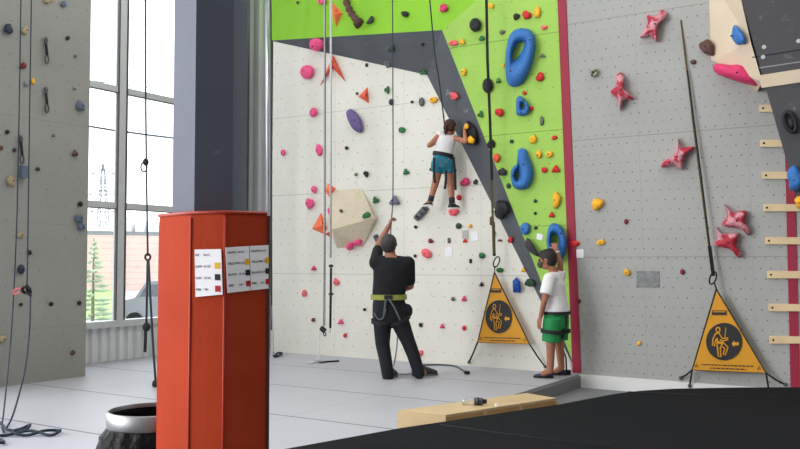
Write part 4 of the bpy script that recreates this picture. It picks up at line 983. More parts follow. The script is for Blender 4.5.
# left rope
t = thing('hanging_rope', 'dark blue rope down the left wall coiled on the floor', 'rope', FL.on(8, 432), 'ropes at the left side')
tube('rope_strand', curve_pts([at(21.2, -20, 9.2), at(19, 120, 9.2), at(16.5, 230, 9.1), at(11.5, 330, 8.7), at(5, 400, 7.6), FL.on(2, 428)+UP*.015, FL.on(4, 434)+UP*.015], 5), .007, m_ropet, t)
tube('rope_strand', curve_pts([at(31.7, -20, 9.2), at(29.5, 120, 9.2), at(28, 230, 9.1), at(27, 286, 8.9)], 5), .007, m_ropet, t)
tube('rope_strand', curve_pts([at(30.5, 292, 8.9), at(29.5, 330, 8.6), at(25, 370, 8.0), at(14, 412, 7.3), FL.on(6, 431)+UP*.015], 5), .008, m_ropet, t)
bm = bmesh.new()
add_tube(bm, curve_pts([at(x, y, 8.9+.03*math.sin(i*2.1)) for i, (x, y) in enumerate(((28, 286), (24, 287.5), (21.5, 290), (25, 293), (29, 291), (26, 287), (22.5, 288), (24, 292), (28.5, 294), (31, 296), (27, 290), (29.5, 288), (31, 293)))], 4), .014, 6)
bmobj('tied_bundle', bm, m_web, t, True)
tube('carabiner', ring_pts(at(17, 291, 8.9), UP*.03+RGT*.02, RGT*.035, 14), .008, hm('coral'), t, 6)
coil = [FL.on(x, y)+UP*(.014+.02*(i % 2)) for i, (x, y) in enumerate(((0, 424), (8, 434), (24, 432), (30, 429), (22, 430), (12, 436), (26, 437), (44, 435), (56, 432), (60, 435), (50, 437), (30, 435), (6, 437), (-6, 440), (4, 444), (-4, 447)))]
tube('floor_coil', curve_pts(coil, 6), .012, m_ropet, t)

# ------------------------------------------------------------------ gates
def carab(parent, c, k=1.0):
    tube('carabiner', ring_pts(c, UP*.07*k+RGT*.02*k, RGT*.036*k, 16), .009, m_web, parent, 6)
def gate(pl, apex, bl, br_, cx, cy, rx, ry, straps, label, name_bar):
    A, B_, C_ = pl.on(*apex), pl.on(*bl), pl.on(*br_)
    t = thing('gate_banner', label, 'banner', V(((B_.x+C_.x)/2, (B_.y+C_.y)/2, 0)), 'triangular belay gate banners')
    # slightly billowed sheet
    N = 14; bm = bmesh.new(); grid = []
    for i in range(N+1):
        row = []
        for j in range(i+1):
            p = A if i == 0 else (A.lerp(B_, i/N)).lerp(A.lerp(C_, i/N), j/i)
            row.append(bm.verts.new(p))
        grid.append(row)
    for i in range(N):
        for j in range(i+1):
            bm.faces.new((grid[i][j], grid[i+1][j], grid[i+1][j+1]))
            if j < i: bm.faces.new((grid[i][j], grid[i+1][j+1], grid[i][j+1]))
    bmesh.ops.recalc_face_normals(bm, faces=bm.faces)
    fr = bm.faces[:]; ex_ = bmesh.ops.extrude_face_region(bm, geom=fr)
    for v in [e for e in ex_['geom'] if isinstance(e, bmesh.types.BMVert)]: v.co -= pl.n*.005
    bmobj('banner_sheet', bm, m_gate, t)
    tube('edge_binding', [A, B_, C_, A], .009, m_web, t, 6)
    o1 = .012
    def pt(x, y, o=o1): return pl.on(cx+x*rx, cy-y*ry, o)
    d_ = [pt(math.cos(a), math.sin(a)) for a in [2*PI*i/36 for i in range(36)]]
    disc = prism('round_sign', d_, -pl.n*.006, m_gateb, t)
    def stroke(pts, w=.05, nm='pictogram'):
        bm = bmesh.new(); add_tube(bm, [pt(x, y, o1+.002) for x, y in [(q[0]*.82-.12, q[1]) for q in pts]], rx*w*.0095, 6); bmobj(nm, bm, m_gate, disc)
    stroke([(-.25+.13*math.cos(a), .62+.13*math.sin(a)) for a in [2*PI*i/14 for i in range(15)]])
    stroke([(-.42, .42), (-.6, .1), (-.62, -.2), (-.5, -.25), (-.42, .05), (-.3, .2)])
    stroke([(-.42, .42), (-.2, .45), (.05, .15), (.42, .2), (.42, .1), (.0, .02), (-.12, .12)])
    stroke([(-.3, .2), (-.3, -.25), (-.22, -.8), (-.05, -.82), (-.1, -.35), (.05, -.1)])
    stroke([(-.12, .1), (.1, -.05), (.42, -.3), (.25, -.72), (.1, -.7), (.2, -.35), (-.05, -.25)])
    stroke([(-.35, -.02), (.1, -.12)], .09, 'pictogram')
    stroke([(.28, .75), (.2, .15)], .03)
    ar = [(.42, -.12), (.57, .06), (.57, -.04), (.82, -.04), (.82, -.2), (.57, -.2), (.57, -.3)]
    prism('arrow', [pt(x, y, o1+.004) for x, y in ar], -pl.n*.004, m_gate, disc)
    # name plate and printed lines at the foot
    (x0, y0, x1, y1) = name_bar
    prism('name_plate', [pl.on(x, y, .009) for x, y in ((x0, y0), (x1, y0), (x1, y1), (x0, y1))], -pl.n*.004, m_gateb, t)
    prism('name_plate_line', [pl.on(x, y, .012) for x, y in ((x0+1, y0+.9), (x1-1, y0+.9), (x1-1, y0+1.7), (x0+1, y0+1.7))], -pl.n*.004, m_gate, t)
    rnd = random.Random(3)
    for row, (f, a, b) in enumerate(((.925, .12, .88), (.965, .25, .75))):
        P0, P1 = A.lerp(B_, f), A.lerp(C_, f); x = a
        bm = bmesh.new()
        while x < b:
            w_ = rnd.uniform(.02, .06); p, q_ = P0.lerp(P1, x)+pl.n*.009, P0.lerp(P1, min(b, x+w_))+pl.n*.009
            vs = [bm.verts.new(v) for v in (p-UP*.006, q_-UP*.006, q_+UP*.006, p+UP*.006)]; bm.faces.new(vs); x += w_+.012
        bmobj('printed_line', bm, m_gateb, t)
    for x in (.05, .95):
        P = A.lerp(B_, .94).lerp(A.lerp(C_, .94), x)+pl.n*.008
        e = (C_-B_).normalized(); tube('warning_triangle', [P-e*.018-UP*.014, P+e*.018-UP*.014, P+UP*.02, P-e*.018-UP*.014], .003, m_gateb, t, 5)
    for p, q_, o0, o2 in straps:
        a, b = (B_ if p == 0 else C_), q_
        tube('tie_strap', [a, a.lerp(b, .5)-UP*.01, b], .011, m_web, t, 6)
        bm = bmesh.new(); sphere(bm, b, .022, 2); bmobj('strap_hook', bm, m_steeld, t, True)
    return t, A
g1 = Plane((0, VW-.14, 0), (0, -1, 0))
g, A = gate(g1, (494.5, 272.5), (477.5, 342.5), (529.5, 344), 498.7, 316.7, 13.2, 16.5,
     [(0, V((W.on(470, 362).x, VW-.03, W.on(470, 362).z)), 0, 0), (1, V((W.on(546, 366.5).x, VW-.03, W.on(546, 366.5).z)), 0, 0)], 'yellow triangular gate banner on the white wall left of the boy', (490.5, 288.5, 501, 292.5))
e_ = thing('belay_strap', 'long black webbing strap above the far gate banner', 'strap', g1.on(494.5, 268), 'auto belay straps')
SP = lambda x, y, o: g1.on(x, y, o)
def strapmesh(name, pts, w, m, parent):
    bm = bmesh.new(); prev = None
    for p in pts:
        vs = [bm.verts.new(p + RGT*s*w/2 + FWD*d) for s, d in ((-1, -.003), (1, -.003), (1, .003), (-1, .003))]
        if prev:
            for i in range(4): bm.faces.new((prev[i], prev[(i+1) % 4], vs[(i+1) % 4], vs[i]))
        prev = vs
    return bmobj(name, bm, m, parent)
strapmesh('webbing', [SP(486, -25, .55), SP(487.5, 60, .5), SP(490, 120, .38), SP(492, 180, .26)], .035, m_web, e_)
strapmesh('lower_webbing', [SP(491, 160, .3), SP(492.5, 210, .18), SP(494, 254, .08)], .03, m_webdark, e_)
strapmesh('black_end', [SP(493.3, 222, .15), SP(494.2, 256, .06)], .04, m_web, e_)
carab(e_, SP(496.5, 262, .05))
tube('link', [SP(495, 266, .03), A], .008, m_web, e_, 6)
g2 = G.shift(.12)
g, A = gate(g2, (716.3, 289), (692, 370), (766, 373), 724, 341.6, 18, 18.7,
     [(0, G.on(680.5, 378, .02), 0, 0), (1, G.on(785, 384.5, .02), 0, 0), (0, G.on(689.5, 386, .05), 0, 0), (1, G.on(769, 390, .05), 0, 0)], 'yellow triangular gate banner on the grey wall at right', (712, 310.5, 726.5, 315))
e_ = thing('belay_strap', 'long yellow-black webbing strap above the near gate banner', 'strap', G.on(714, 284, .1), 'auto belay straps')
strapmesh('webbing', [G.on(681, 20, .004), G.on(687, 70, .03), G.on(693, 120, .05)], .02, m_webdark, e_)
strapmesh('lower_webbing', [G.on(692, 112, .05), G.on(702, 190, .08), G.on(713, 276, .1)], .024, m_webdark, e_)
strapmesh('black_edge', [G.on(687.5, 70, .035), G.on(703, 190, .085), G.on(710.8, 254, .1), G.on(713.3, 276, .11)], .014, m_web, e_)
strapmesh('black_end', [G.on(709.5, 246, .105), G.on(713.5, 276, .115)], .042, m_web, e_)
carab(e_, G.on(713, 278, .12))
tube('link', [G.on(714.5, 283, .12), A], .009, m_web, e_, 6)
# buckled strap by the red strip's foot
t = thing('anchor_strap', 'black anchor strap with buckle at the red strip\'s foot behind the boy', 'strap', FL.on(565, 374))
tube('webbing', [W.on(560, 340, .05), W.on(566, 358, .06), V((W.on(571, 371).x-.02, VW-.1, .04))], .011, m_web, t)
bm = bmesh.new(); add_box(bm, V((W.on(569, 372).x, VW-.14, .03)), (.13, .07, .06)); bmobj('buckle', bm, m_web, t)

# ------------------------------------------------------------------ people
m_skin = mat('skin_warm', (176, 118, 92), .55, .05, 20)
m_skin2 = mat('skin_tan', (158, 104, 80), .55, .05, 20)
m_hair = mat('hair_dark', (34, 27, 25), .5, .2, 60, .4, bscale=120)
m_hairg = mat('hair_greying', (58, 54, 54), .6, .25, 60, .4, bscale=120)
m_hairb = mat('hair_brown', (66, 42, 34), .5, .2, 60, .4, bscale=120)
m_blk = mat('black_cotton', (15, 16, 21), .85, .12, 10, .3, bscale=14)
m_trs = mat('black_trousers', (18, 20, 27), .8, .15, 10, .4, bscale=12)
m_wht = mat('white_cotton', (226, 224, 224), .85, .04, 10, .25, bscale=14)
m_teal = mat('teal_shorts', (34, 122, 146), .75, .15, 14, .3, bscale=16)
m_grn = mat('green_shorts', (30, 132, 72), .75, .1, 14, .3, bscale=16)
m_shoe = mat('dark_shoe', (44, 44, 48), .6, .1, 20)
m_shoeb = mat('navy_shoe', (44, 52, 82), .6, .2, 20)
m_belt = mat('olive_belt', (142, 146, 66), .7, .1, 20)
m_mask = mat('patterned_mask', (72, 70, 58), .8, .5, 30)
m_maskg = mat('grey_mask', (190, 190, 192), .8, .05, 30)
m_sole = mat('shoe_sole_white', (214, 212, 208), .7, .05, 20)
class Blob:
    def __init__(s): s.bm = bmesh.new()
    def cone(s, p0, r0, p1, r1, flat=False):
        p0, p1 = V(p0), V(p1)
        add_tube(s.bm, [p0, p1], r0, 14, radii=[r0, r1])
        if not flat: sphere(s.bm, p0, r0, 2); sphere(s.bm, p1, r1, 2)
        return s
    def chain(s, pts, radii):
        for i in range(len(pts)-1): s.cone(pts[i], radii[i], pts[i+1], radii[i+1])
    def ell(s, c, ax, ra):
        R = Matrix(ax).transposed(); sphere(s.bm, V(c), 1.0, 3, ra, R)
    def loft(s, secs):
        """secs: (centre, right vec, fwd vec, rx, ry)"""
        rr = []; n = 20
        for c, a, b, rx, ry in secs:
            rr.append([s.bm.verts.new(V(c) + a*rx*math.cos(2*PI*i/n) + b*ry*math.sin(2*PI*i/n)) for i in range(n)])
        for A, B in zip(rr, rr[1:]):
            for k in range(n): s.bm.faces.new((A[k], A[(k+1) % n], B[(k+1) % n], B[k]))
        s.bm.faces.new(rr[0][::-1]); s.bm.faces.new(rr[-1])
    def hand(s, wrist, d, nrm, side, k=1.0, curl=.5, spread=0.12):
        """d: pointing direction, nrm: the way the palm faces, side: towards the thumb"""
        d = d.normalized(); nrm = (nrm - d*nrm.dot(d)).normalized(); sd = d.cross(nrm)
        if sd.dot(side) < 0: sd = -sd
        for j in range(4):
            o = sd*(.030 - .02*j)*k
            s.cone(wrist + d*.01*k + o*.6, .014*k, wrist + d*.085*k + o, .0125*k)
            ln = (.040, .045, .042, .033)[j]*k; p = wrist + d*.085*k + o; ang = 0; dd = d + sd*(spread*(1-j*.66))
            dd.normalize()
            for sgm in range(3):
                ang += curl*(.7, 1.0, .8)[sgm]; v = dd*math.cos(ang) + nrm*math.sin(ang)
                q_ = p + v*ln*(1, .68, .5)[sgm]; s.cone(p, (.0098-.0012*sgm)*k, q_, (.0092-.0012*sgm)*k); p = q_
        p = wrist + d*.025*k + sd*.026*k
        v1 = (d*.62 + sd*.72 + nrm*.25).normalized(); q_ = p + v1*.042*k; s.cone(p, .0145*k, q_, .011*k)
        v2 = (d*.85 + sd*.3 + nrm*.45*min(1, curl*1.5)).normalized(); s.cone(q_, .0108*k, q_ + v2*.03*k, .0085*k)
    def done(s, name, m, parent=None, voxel=.008, smooth=4, cut=None):
        bmesh.ops.recalc_face_normals(s.bm, faces=s.bm.faces)
        me = bpy.data.meshes.new('tmp'); s.bm.to_mesh(me); s.bm.free()
        o = bpy.data.objects.new('tmp', me); COL.objects.link(o)
        r = o.modifiers.new('r', 'REMESH'); r.mode = 'VOXEL'; r.voxel_size = voxel
        if smooth: sm = o.modifiers.new('s', 'SMOOTH'); sm.iterations = smooth; sm.factor = .5
        bpy.context.view_layer.update()
        me2 = bpy.data.meshes.new_from_object(o.evaluated_get(bpy.context.evaluated_depsgraph_get()))
        bpy.data.objects.remove(o); me2.name = name
        for p in me2.polygons: p.use_smooth = True
        me2.materials.clear(); me2.materials.append(m)
        return link(bpy.data.objects.new(name, me2), parent)
def headparts(b, c, f, u, k):
    """skull, jaw, nose, ears into body blob; f faces forward, u up of the head; k = head half height"""
    r = f.cross(u).normalized()
    b.ell(c + u*k*.12 - f*k*.06, (r, f, u), (k*.70, k*.82, k*.86))
    b.ell(c - u*k*.36 + f*k*.22, (r, f, u), (k*.52, k*.56, k*.60))
    b.cone(c + f*k*.78 + u*k*.05, k*.09, c + f*k*.93 - u*k*.16, k*.13)
    for sgn in (-1, 1):
        b.ell(c + r*sgn*k*.70 - u*k*.05 - f*k*.05, (r, f, u), (k*.09, k*.17, k*.25))
        b.ell(c + r*sgn*k*.3 + f*k*.68 + u*k*.16, (r, f, u), (k*.2, k*.1, k*.08))
    b.ell(c + f*k*.73 - u*k*.42, (r, f, u), (k*.22, k*.08, k*.07))
def eyes(c, f, u, k, parent):
    r = f.cross(u).normalized()
    for sgn in (-1, 1):
        bm = bmesh.new(); sphere(bm, c + r*sgn*k*.28 + f*k*.74 + u*k*.05, k*.1, 2); bmobj('eye', bm, m_ink, parent, True)
def capsule_hair(name, c, f, u, k, m, parent, back=.2, low=-.25, extra=None):
    r = f.cross(u).normalized(); b = Blob()
    b.ell(c + u*k*.22 - f*k*.14, (r, f, u), (k*.78, k*.84, k*.86))
    b.ell(c - u*k*.08 - f*k*.32, (r, f, u), (k*.70, k*.62, k*.72))
    if extra: extra(b, r)
    return b.done(name, m, parent, .012, 3)
X, Yf = RGT, FWD

# ---- the man -------------------------------------------------
D0 = 10.26
foot = FL.on(402, 378)
man = thing('person', 'man in black seen from behind, arm raised holding a rope, looking up', 'person', foot)
P = lambda x, y, d=0.0: at(x, y, D0+d)
hc = P(389, 243.5, .0); hf = (FWD*.75 + UP*.62 + X*.1).normalized(); hu = (UP - hf*UP.dot(hf)).normalized()
kH = .128
body = Blob()
headparts(body, hc, hf, hu, kH)
neck = P(390.5, 258, .0)
body.cone(hc - hu*kH*.6 - FWD*.02, .062, neck, .07)
body.loft([(P(388.5, 312), X, Yf, .17, .12), (P(389, 298), X, Yf, .17, .11), (P(390.5, 280), X, Yf, .18, .12), (P(391.5, 266), X, Yf, .19, .12), (P(391.3, 258.5), X, Yf, .13, .09), (P(391, 255), X, Yf, .07, .06)])
LS, RS = P(376, 263), P(408, 263)
LE, LW = P(378.5, 245, .26), P(388.5, 226.5, .22)
RE, RW = P(410.2, 286, .06), P(400, 291, .33)
body.chain([LS, LE, LW], [.062, .047, .031]); body.chain([P(391, 261), LS], [.07, .06])
body.chain([RS, RE, RW], [.062, .047, .032]); body.chain([P(391, 261), RS], [.07, .06])
body.hand(LW, (P(391.6, 216, .27)-LW), FWD*.2+X, -FWD*1.0 + X*.3, 1.0, .95)
body.hand(RW, (P(393, 291, .36)-RW), -UP*.2 - FWD, UP, 1.0, .8)
LH, RH = P(382.5, 312), P(396, 312)
LK, LA = P(382.5, 344, .06), P(388, 372.5, .0)
RK, RA = P(408, 341, .05), P(419, 369.5, .02)
body.chain([LH, LK, LA], [.095, .062, .045]); body.chain([RH, RK, RA], [.095, .062, .045])
lt = FL.on(389.5, 376) + UP*.045; rt = FL.on(429, 375.5)+UP*.045
body.chain([LA, lt + FWD*.1], [.042, .026]); body.chain([RA, RA.lerp(rt, .6)-UP*.02], [.042, .024])
mb = body.done('body', m_skin2, man, .0075, 3)
eyes(hc, hf, hu, kH, man)
capsule_hair('hair', hc, hf, hu, kH, m_hairg, man)
b = Blob(); b.ell(hc + hf*kH*.55 - hu*kH*.42, (hf.cross(hu), hf, hu), (kH*.62, kH*.5, kH*.45)); b.done('face_mask', m_maskg, man, .012, 3)
# T-shirt
b = Blob()
b.loft([(P(388.5, 300), X, Yf, .198, .15), (P(389, 292), X, Yf, .202, .15), (P(390.5, 280), X, Yf, .21, .155), (P(391.5, 268), X, Yf, .222, .15), (P(391.3, 261), X, Yf, .18, .12), (P(391, 257), X, Yf, .085, .08)])
b.chain([P(391, 263), P(377.5, 263.5)], [.1, .09]); b.chain([P(391, 263), P(406.5, 264)], [.1, .092])
b.cone(LS, .088, LS.lerp(LE, .72), .066); b.cone(RS, .088, RS.lerp(RE, .78), .07)
b.done('shirt', m_blk, man, .012, 5)
# trousers
b = Blob()
b.loft([(P(389, 296), X, Yf, .188, .145), (P(389, 306), X, Yf, .20, .15), (P(389, 316), X, Yf, .2, .145), (P(389, 322), X, Yf, .17, .12)])
for h_, k_, a_ in ((LH, LK, LA), (RH, RK, RA)):
    b.cone(h_, .122, h_.lerp(k_, .5), .108); b.cone(h_.lerp(k_, .5), .108, k_, .088); b.cone(k_, .088, k_.lerp(a_, .5), .08); b.cone(k_.lerp(a_, .5), .08, a_ - UP*.045, .072)
b.ell(P(407, 311, .02), (X, FWD, UP), (.07, .07, .09)); b.ell(P(377.5, 309, .0), (X, FWD, UP), (.05, .07, .1))
b.done('trousers', m_trs, man, .012, 5)
# belt / harness
def band(name, c, ax, ay, rx, ry, hgt, m, parent, th=.012, a0=0, a1_=2*PI, tilt=V((0, 0, 0))):
    bm = bmesh.new(); n = 36; prev = None; up = ax.cross(ay).normalized(); first = None
    full = abs(a1_-a0-2*PI) < 1e-3
    for i in range(n+1):
        a = a0 + (a1_-a0)*i/n
        d_ = ax*math.cos(a)*rx + ay*math.sin(a)*ry; o_ = d_.normalized()
        vs = [bm.verts.new(c + d_ + o_*th*s + up*hgt*t/2 + tilt*math.cos(a)) for s, t in ((0, -1), (1, -1), (1, 1), (0, 1))]
        if prev:
            for k in range(4): bm.faces.new((prev[k], prev[(k+1) % 4], vs[(k+1) % 4], vs[k]))
        prev = vs
    return bmobj(name, bm, m, parent, False)
har = band('harness_belt', P(388.7, 297), X, Yf, .207, .162, .062, m_belt, man)
bm = bmesh.new(); add_box(bm, P(388.5, 297.3, -.172), (.1, .02, .05), Matrix.Rotation(YAW, 3, 'Z')); bmobj('belt_pad', bm, m_web, har)
for s_ in (.75, 2.3):
    a = s_+PI
for hp, kp, nm in ((LH, LK, 'leg_loop'), (RH, RK, 'leg_loop')):
    c = hp.lerp(kp, .28); ax_ = (kp-hp).normalized(); e1_ = (X - ax_*X.dot(ax_)).normalized(); e2_ = ax_.cross(e1_)
    band(nm, c, e1_, e2_, .126, .13, .045, m_web, har)
m_strapg = mat('strap_grey', (92, 94, 100), .7, .1, 20)
for xs_, ys_ in (((386, 299), (384, 311)), ((389, 299), (400, 315))):
    tube('riser', curve_pts([P(xs_[0], xs_[1], -.178), P((xs_[0]+ys_[0])/2, (xs_[1]+ys_[1])/2+1, -.17), P(ys_[0], ys_[1]+5, -.155)], 4), .012, m_strapg, har, 6)
tube('strap_loop', curve_pts([P(374, 313, -.13), P(378, 319, -.14), P(383, 318, -.15), P(386, 309, -.17)], 4), .01, m_strapg, har, 6)
def shoe(heel, toe, w, h, m, parent, sole=None, k=1.0):
    d_ = (toe-heel); ln = d_.length; d_.normalize(); s_ = d_.cross(UP).normalized(); u_ = s_.cross(d_)
    b = Blob()
    b.loft([(heel + u_*h*.25, s_, u_, w*.42, h*.25), (heel + d_*ln*.12 + u_*h*.5, s_, u_, w*.48, h*.5), (heel + d_*ln*.3 + u_*h*.48, s_, u_, w*.47, h*.5), (heel + d_*ln*.55 + u_*h*.36, s_, u_, w*.5, h*.36), (heel + d_*ln*.8 + u_*h*.27, s_, u_, w*.5, h*.27), (heel + d_*ln + u_*h*.2, s_, u_, w*.3, h*.17)])
    o = b.done('shoe', m, parent, .008, 4)
    if sole:
        pts = [heel + s_*w*.4, heel + d_*ln*.4 + s_*w*.44, heel + d_*ln*.8 + s_*w*.5, heel + d_*ln*1.02 + s_*w*.25, heel + d_*ln*1.02 - s_*w*.25, heel + d_*ln*.8 - s_*w*.5, heel + d_*ln*.4 - s_*w*.44, heel - s_*w*.4]
        prism('sole', pts, u_*.02, sole, o)
    return o
G0 = lambda x, y: FL.on(x, y) + UP*.004
ht = G0(388.5, 379)
shoe(ht, ht + (FWD*.95 + X*.25)*.3, *(.112, .14), m_shoe, man, m_strapg)
hr = G0(414.5, 376)
shoe(hr - X*.03, hr + (X*.93 + FWD*.25).normalized()*.29, *(.112, .15), m_shoe, man, m_strapg)

# ---- the girl on the wall --------------------------------------
DG = 11.42
girl = thing('person', 'girl in white top and teal shorts climbing the white wall', 'person', W.on(441, 207, .1))
P = lambda x, y, d=0.0: at(x, y, DG+d)
hf = (FWD*.8 + X*.45 - UP*.2).normalized(); hu = (UP - hf*UP.dot(hf)).normalized(); kH = .108
hc = P(450.3, 127.5, .0)
LN = (X*.2 + UP).normalized(); TR = (X - LN*X.dot(LN)).normalized()
body = Blob(); headparts(body, hc, hf, hu, kH)
body.cone(hc - hu*kH*.6 - hf*.02, .045, P(447.5, 136), .048)
body.loft([(P(442.5, 165), TR, Yf, .115, .085), (P(443, 158), TR, Yf, .118, .085), (P(444.5, 150), TR, Yf, .10, .075), (P(446, 142), TR, Yf, .115, .08), (P(447, 136.5), TR, Yf, .085, .06), (P(447.3, 134), TR, Yf, .045, .045)])
LS, RS = P(440.2, 134.5), P(454, 138.0)
LE, LW = P(429, 145.5, -.02), P(432.5, 145, .16)
RE, RW = P(465.5, 141.5, -.18), P(464.6, 128, -.12)
body.chain([P(447, 138), LS, LE, LW], [.05, .042, .032, .024]); body.chain([P(447, 138), RS, RE, RW], [.05, .042, .032, .024])
body.hand(RW, P(466.5, 122, -.1)-RW, FWD*.5+X, -X, .82, .8)
body.hand(LW, UP*.5 + FWD*.5 + X*.1, FWD, X, .8, .5)
LH, RH = P(438.5, 166), P(447.5, 166)
LK, LA = P(435.5, 183, .08), P(430.5, 200.5, .12)
RK, RA = P(451, 185, .02), P(452, 202.5, .0)
body.chain([LH, LK, LA], [.07, .05, .034]); body.chain([RH, RK, RA], [.07, .05, .034])
lh, lto = P(432, 206, .12), P(423.5, 206.5, .2)
rh, rto = P(449, 209, -.02), P(459.5, 208.8, .06)
body.chain([LA, lh.lerp(lto, .6)+UP*.03], [.034, .028]); body.chain([RA, rh.lerp(rto, .6)+UP*.03], [.034, .028])
body.done('body', m_skin, girl, .0075, 3)
eyes(hc, hf, hu, kH, girl)
def pony(b, r):
    q0 = hc - hf*kH*.85 + hu*kH*.1
    b.chain([q0, q0 - X*.03 - UP*.035 - FWD*.02, P(445.5, 134, -.08)], [.034, .03, .018])
capsule_hair('hair', hc, hf, hu, kH, m_hairb, girl, extra=pony)
b = Blob()
b.loft([(P(442.8, 157.5), TR, Yf, .13, .1), (P(443.6, 153), TR, Yf, .13, .098), (P(445, 147), TR, Yf, .124, .095), (P(446, 141.5), TR, Yf, .132, .094), (P(446.8, 137), TR, Yf, .11, .075), (P(447, 134.8), TR, Yf, .075, .06)])
b.cone(P(447, 138), .055, LS, .052); b.cone(P(447, 138), .055, P(453.3, 138.2), .05)
b.done('top', m_wht, girl, .01, 4)
b = Blob()
b.loft([(P(443.2, 155), TR, Yf, .128, .1), (P(443, 161), TR, Yf, .146, .112), (P(442.8, 168), TR, Yf, .145, .11), (P(442.7, 169.5), TR, Yf, .12, .09)])
b.cone(LH + UP*.05, .1, LH.lerp(LK, .36), .094, flat=True); b.cone(RH + UP*.05, .1, RH.lerp(RK, .36), .094, flat=True)
b.done('shorts', m_teal, girl, .01, 3)
har = band('harness', P(443.2, 155), TR, Yf, .132, .104, .05, m_web, girl)
for hp, kp in ((LH, LK), (RH, RK)):
    c = hp.lerp(kp, .3); ax_ = (kp-hp).normalized(); e1_ = (X - ax_*X.dot(ax_)).normalized(); e2_ = ax_.cross(e1_)
    band('leg_loop', c, e1_, e2_, .1, .1, .03, m_web, har, a0=PI, a1_=2*PI)
for pts in ([(434.5, 158), (434, 168), (434.3, 176), (435, 183)], [(453.5, 157), (455, 172), (455.5, 190)], [(446, 170), (446, 180), (445, 189)]):
    strapmesh('hanging_strap', [P(x, y, -.135) for x, y in pts], .035, m_web, har)
for p, s_ in (((438, 158), 1), ((449, 158), -1)):
    strapmesh('riser', [P(p[0], p[1], -.14), P(p[0]+3*s_, 163, -.15), P(p[0]+6*s_, 167, -.14)], .018, m_strapg, har)
shoe(lh, lto, .075, .085, m_shoe, girl, m_sole); shoe(rh, rto, .08, .095, m_shoe, girl, m_sole)
for (a_, k_) in ((LA, LK), (RA, RK)): tube('sock', [a_ - UP*.01, a_.lerp(k_, .28)], .041, m_shoe, girl, 12)

# ---- the boy ----------------------------------------------------
DB = 10.28
boy = thing('person', 'boy in white shirt and green shorts reaching up to the blue ring', 'person', FL.on(555, 377))
P = lambda x, y, d=0.0: at(x, y, DB+d)
bf = (-X*.86 + FWD*.5).normalized(); bs = bf.cross(UP).normalized()   # facing, and his right-hand side
hf = (-X*.88 + FWD*.45 - UP*.12).normalized(); hu = (UP - hf*UP.dot(hf)).normalized(); kH = .125
hc = P(547.6, 259.5, .02)
body = Blob(); headparts(body, hc, hf, hu, kH)
body.cone(hc - hu*kH*.5 - hf*.03, .05, P(554.0, 273, .03), .055)
fr = lambda rx, ry: (bs, bf, rx, ry)
body.loft([(P(556, 320, .0), *fr(.11, .085)), (P(556, 310), *fr(.12, .09)), (P(555, 296), *fr(.13, .1)), (P(554.5, 282), *fr(.145, .1)), (P(554.8, 274.5), *fr(.11, .07)), (P(554.8, 271.5), *fr(.05, .05))])
LS, RS = P(549.5, 279, -.15), P(559.5, 276, .15)
LE, LW = P(544.5, 301, -.19), P(540.7, 316.5, -.12)
RE, RW = P(560.2, 262.5, .12), P(556.2, 249.5, .17)
body.chain([P(554.8, 277), LS, LE, LW], [.06, .05, .038, .026]); body.chain([P(554.8, 277), RS, RE, RW], [.06, .05, .038, .026])
body.hand(RW, P(553.3, 240, .26)-RW, FWD, -X, .92, .7)
body.hand(LW, P(538.5, 326, -.12)-LW, X*.8+FWD*.4, FWD-X, .92, .3)
LH, RH = P(553, 318, -.1), P(559.5, 318, .1)
LK, LA = P(550.8, 345, -.09), P(550.3, 370.5, -.08)
RK, RA = P(559.3, 343, .1), P(561.5, 367.5, .13)
body.chain([LH, LK, LA], [.07, .056, .04]); body.chain([RH, RK, RA], [.07, .056, .04])
lh = FL.on(553.5, 378) + UP*.004; lto = lh + (-X*.93 + FWD*.1).normalized()*.235
rh = FL.on(566, 375.3) + UP*.004; rto = rh + (-X*.93 + FWD*.1).normalized()*.225
body.chain([LA, lh.lerp(lto, .6)+UP*.035], [.04, .032]); body.chain([RA, rh.lerp(rto, .6)+UP*.035], [.04, .032])
body.done('body', m_skin2, boy, .0075, 3)
eyes(hc, hf, hu, kH, boy)
def fringe(b, r): b.ell(hc + hu*kH*.55 + hf*kH*.35, (r, hf, hu), (kH*.62, kH*.5, kH*.42))
capsule_hair('hair', hc, hf, hu, kH, m_hair, boy, extra=fringe)
b = Blob(); b.ell(hc + hf*kH*.62 - hu*kH*.38, (hf.cross(hu), hf, hu), (kH*.56, kH*.48, kH*.42)); b.done('face_mask', m_mask, boy, .01, 3)
tube('ear_loop', [hc + hf*kH*.45 - hu*kH*.3 - hf.cross(hu)*kH*.56, hc - hf*kH*.05 - hu*kH*.05 - hf.cross(hu)*kH*.76], .005, m_mask, boy, 6)
b = Blob()
b.loft([(P(556.3, 312.5), *fr(.192, .155)), (P(556, 307), *fr(.18, .147)), (P(555.3, 296), *fr(.158, .13)), (P(554.8, 284), *fr(.165, .122)), (P(554.9, 276.5), *fr(.135, .09)), (P(554.9, 272), *fr(.07, .068))])
b.cone(P(554.8, 279), .085, LS, .077); b.cone(P(554.8, 279), .085, RS, .077)
b.cone(LS, .078, LS.lerp(LE, .7), .08, flat=True); sphere(b.bm, LS, .08, 2); b.cone(RS, .078, RS.lerp(RE, .4), .072, flat=True); sphere(b.bm, RS, .08, 2)
sh = b.done('shirt', m_wht, boy, .01, 4)
bm = bmesh.new(); pc = P(556, 277, .0)
b = Blob()
b.loft([(P(556.3, 306), *fr(.155, .128)), (P(556.3, 314), *fr(.186, .145)), (P(556.3, 320), *fr(.2, .148)), (P(556.2, 328), *fr(.2, .145))])
b.cone(LH, .115, LH.lerp(LK, .88), .112, flat=True); b.cone(RH, .115, RH.lerp(RK, .88), .106, flat=True)
b.done('shorts', m_grn, boy, .01, 3)
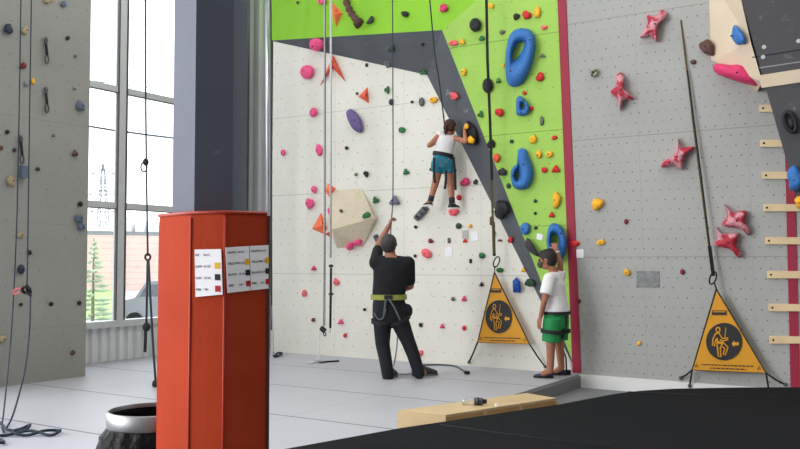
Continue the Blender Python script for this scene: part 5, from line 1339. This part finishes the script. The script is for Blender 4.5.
har = band('harness', P(556.3, 312.5), bs, bf, .196, .158, .035, m_web, boy, tilt=V((0, 0, 0)))
for hp, kp in ((LH, LK), (RH, RK)):
    c = hp.lerp(kp, .5); ax_ = (kp-hp).normalized(); e1_ = (bs - ax_*bs.dot(ax_)).normalized(); e2_ = ax_.cross(e1_)
    band('leg_loop', c, e1_, e2_, .118, .122, .045, m_web, har)
nb = lambda x, y: P(x, y, -.2)
for pts in ([(563.5, 313), (563, 322), (559, 331)], [(566.5, 315), (566, 324), (562.5, 334)]):
    strapmesh('riser', [P(x, y, -.13) for x, y in pts], .03, m_web, har)
bm = bmesh.new(); add_box(bm, P(562, 336, -.1), (.05, .04, .06)); bmobj('buckle', bm, m_web, har)
shoe(lh, lto, .09, .085, m_shoeb, boy, m_web); shoe(rh, rto, .09, .085, m_shoeb, boy, m_web)
tube('wristband', [RW - (RW-RE).normalized()*.03, RW - (RW-RE).normalized()*.05], .034, m_wht, boy, 12)

# ------------------------------------------------------------------ light, world, camera
LAMP, DAY = 45, 450
wd_ = bpy.data.worlds.new('World'); SC.world = wd_; wd_.use_nodes = True
bg = wd_.node_tree.nodes['Background']; bg.inputs[0].default_value = (.95, .98, 1.0, 1); bg.inputs[1].default_value = 3.0
# daylight entering through the row of tall side windows
for k in range(4):
    al = bpy.data.lights.new('Window daylight', 'AREA'); al.shape = 'RECTANGLE'; al.size = HT-.6; al.size_y = 3.4; al.energy = DAY*(2.0, 1.4, .5, .12)[k]; al.color = (.98, .99, 1)
    ao = bpy.data.objects.new('Window daylight', al); COL.objects.link(ao); ao.location = (-9.9, -10+3.68*(k+.5), (HT+.5)/2); ao.rotation_euler = (0, -PI/2, 0)
for lx in (-5.5, -2.2, 1.0):
    for ly in (4.0, 7.2):
        al = bpy.data.lights.new('Ceiling lamp', 'AREA'); al.shape = 'RECTANGLE'; al.size = 1.6; al.size_y = .8; al.energy = LAMP; al.color = (1, .98, .94)
        ao = bpy.data.objects.new('Ceiling lamp', al); COL.objects.link(ao); ao.location = (lx, ly, HT-.06)
cam = bpy.data.cameras.new('Camera'); cam.sensor_width = 36; cam.lens = F/800*36; cam.clip_end = 500
cob = bpy.data.objects.new('Camera', cam); COL.objects.link(cob); cob.location = CAM; cob.rotation_euler = (PI/2+PITCH, 0, YAW)
SC.camera = cob
vs = SC.view_settings; vs.view_transform = 'Standard'; vs.look = 'None'; vs.exposure = .12; vs.gamma = 1; vs.use_curve_mapping = False
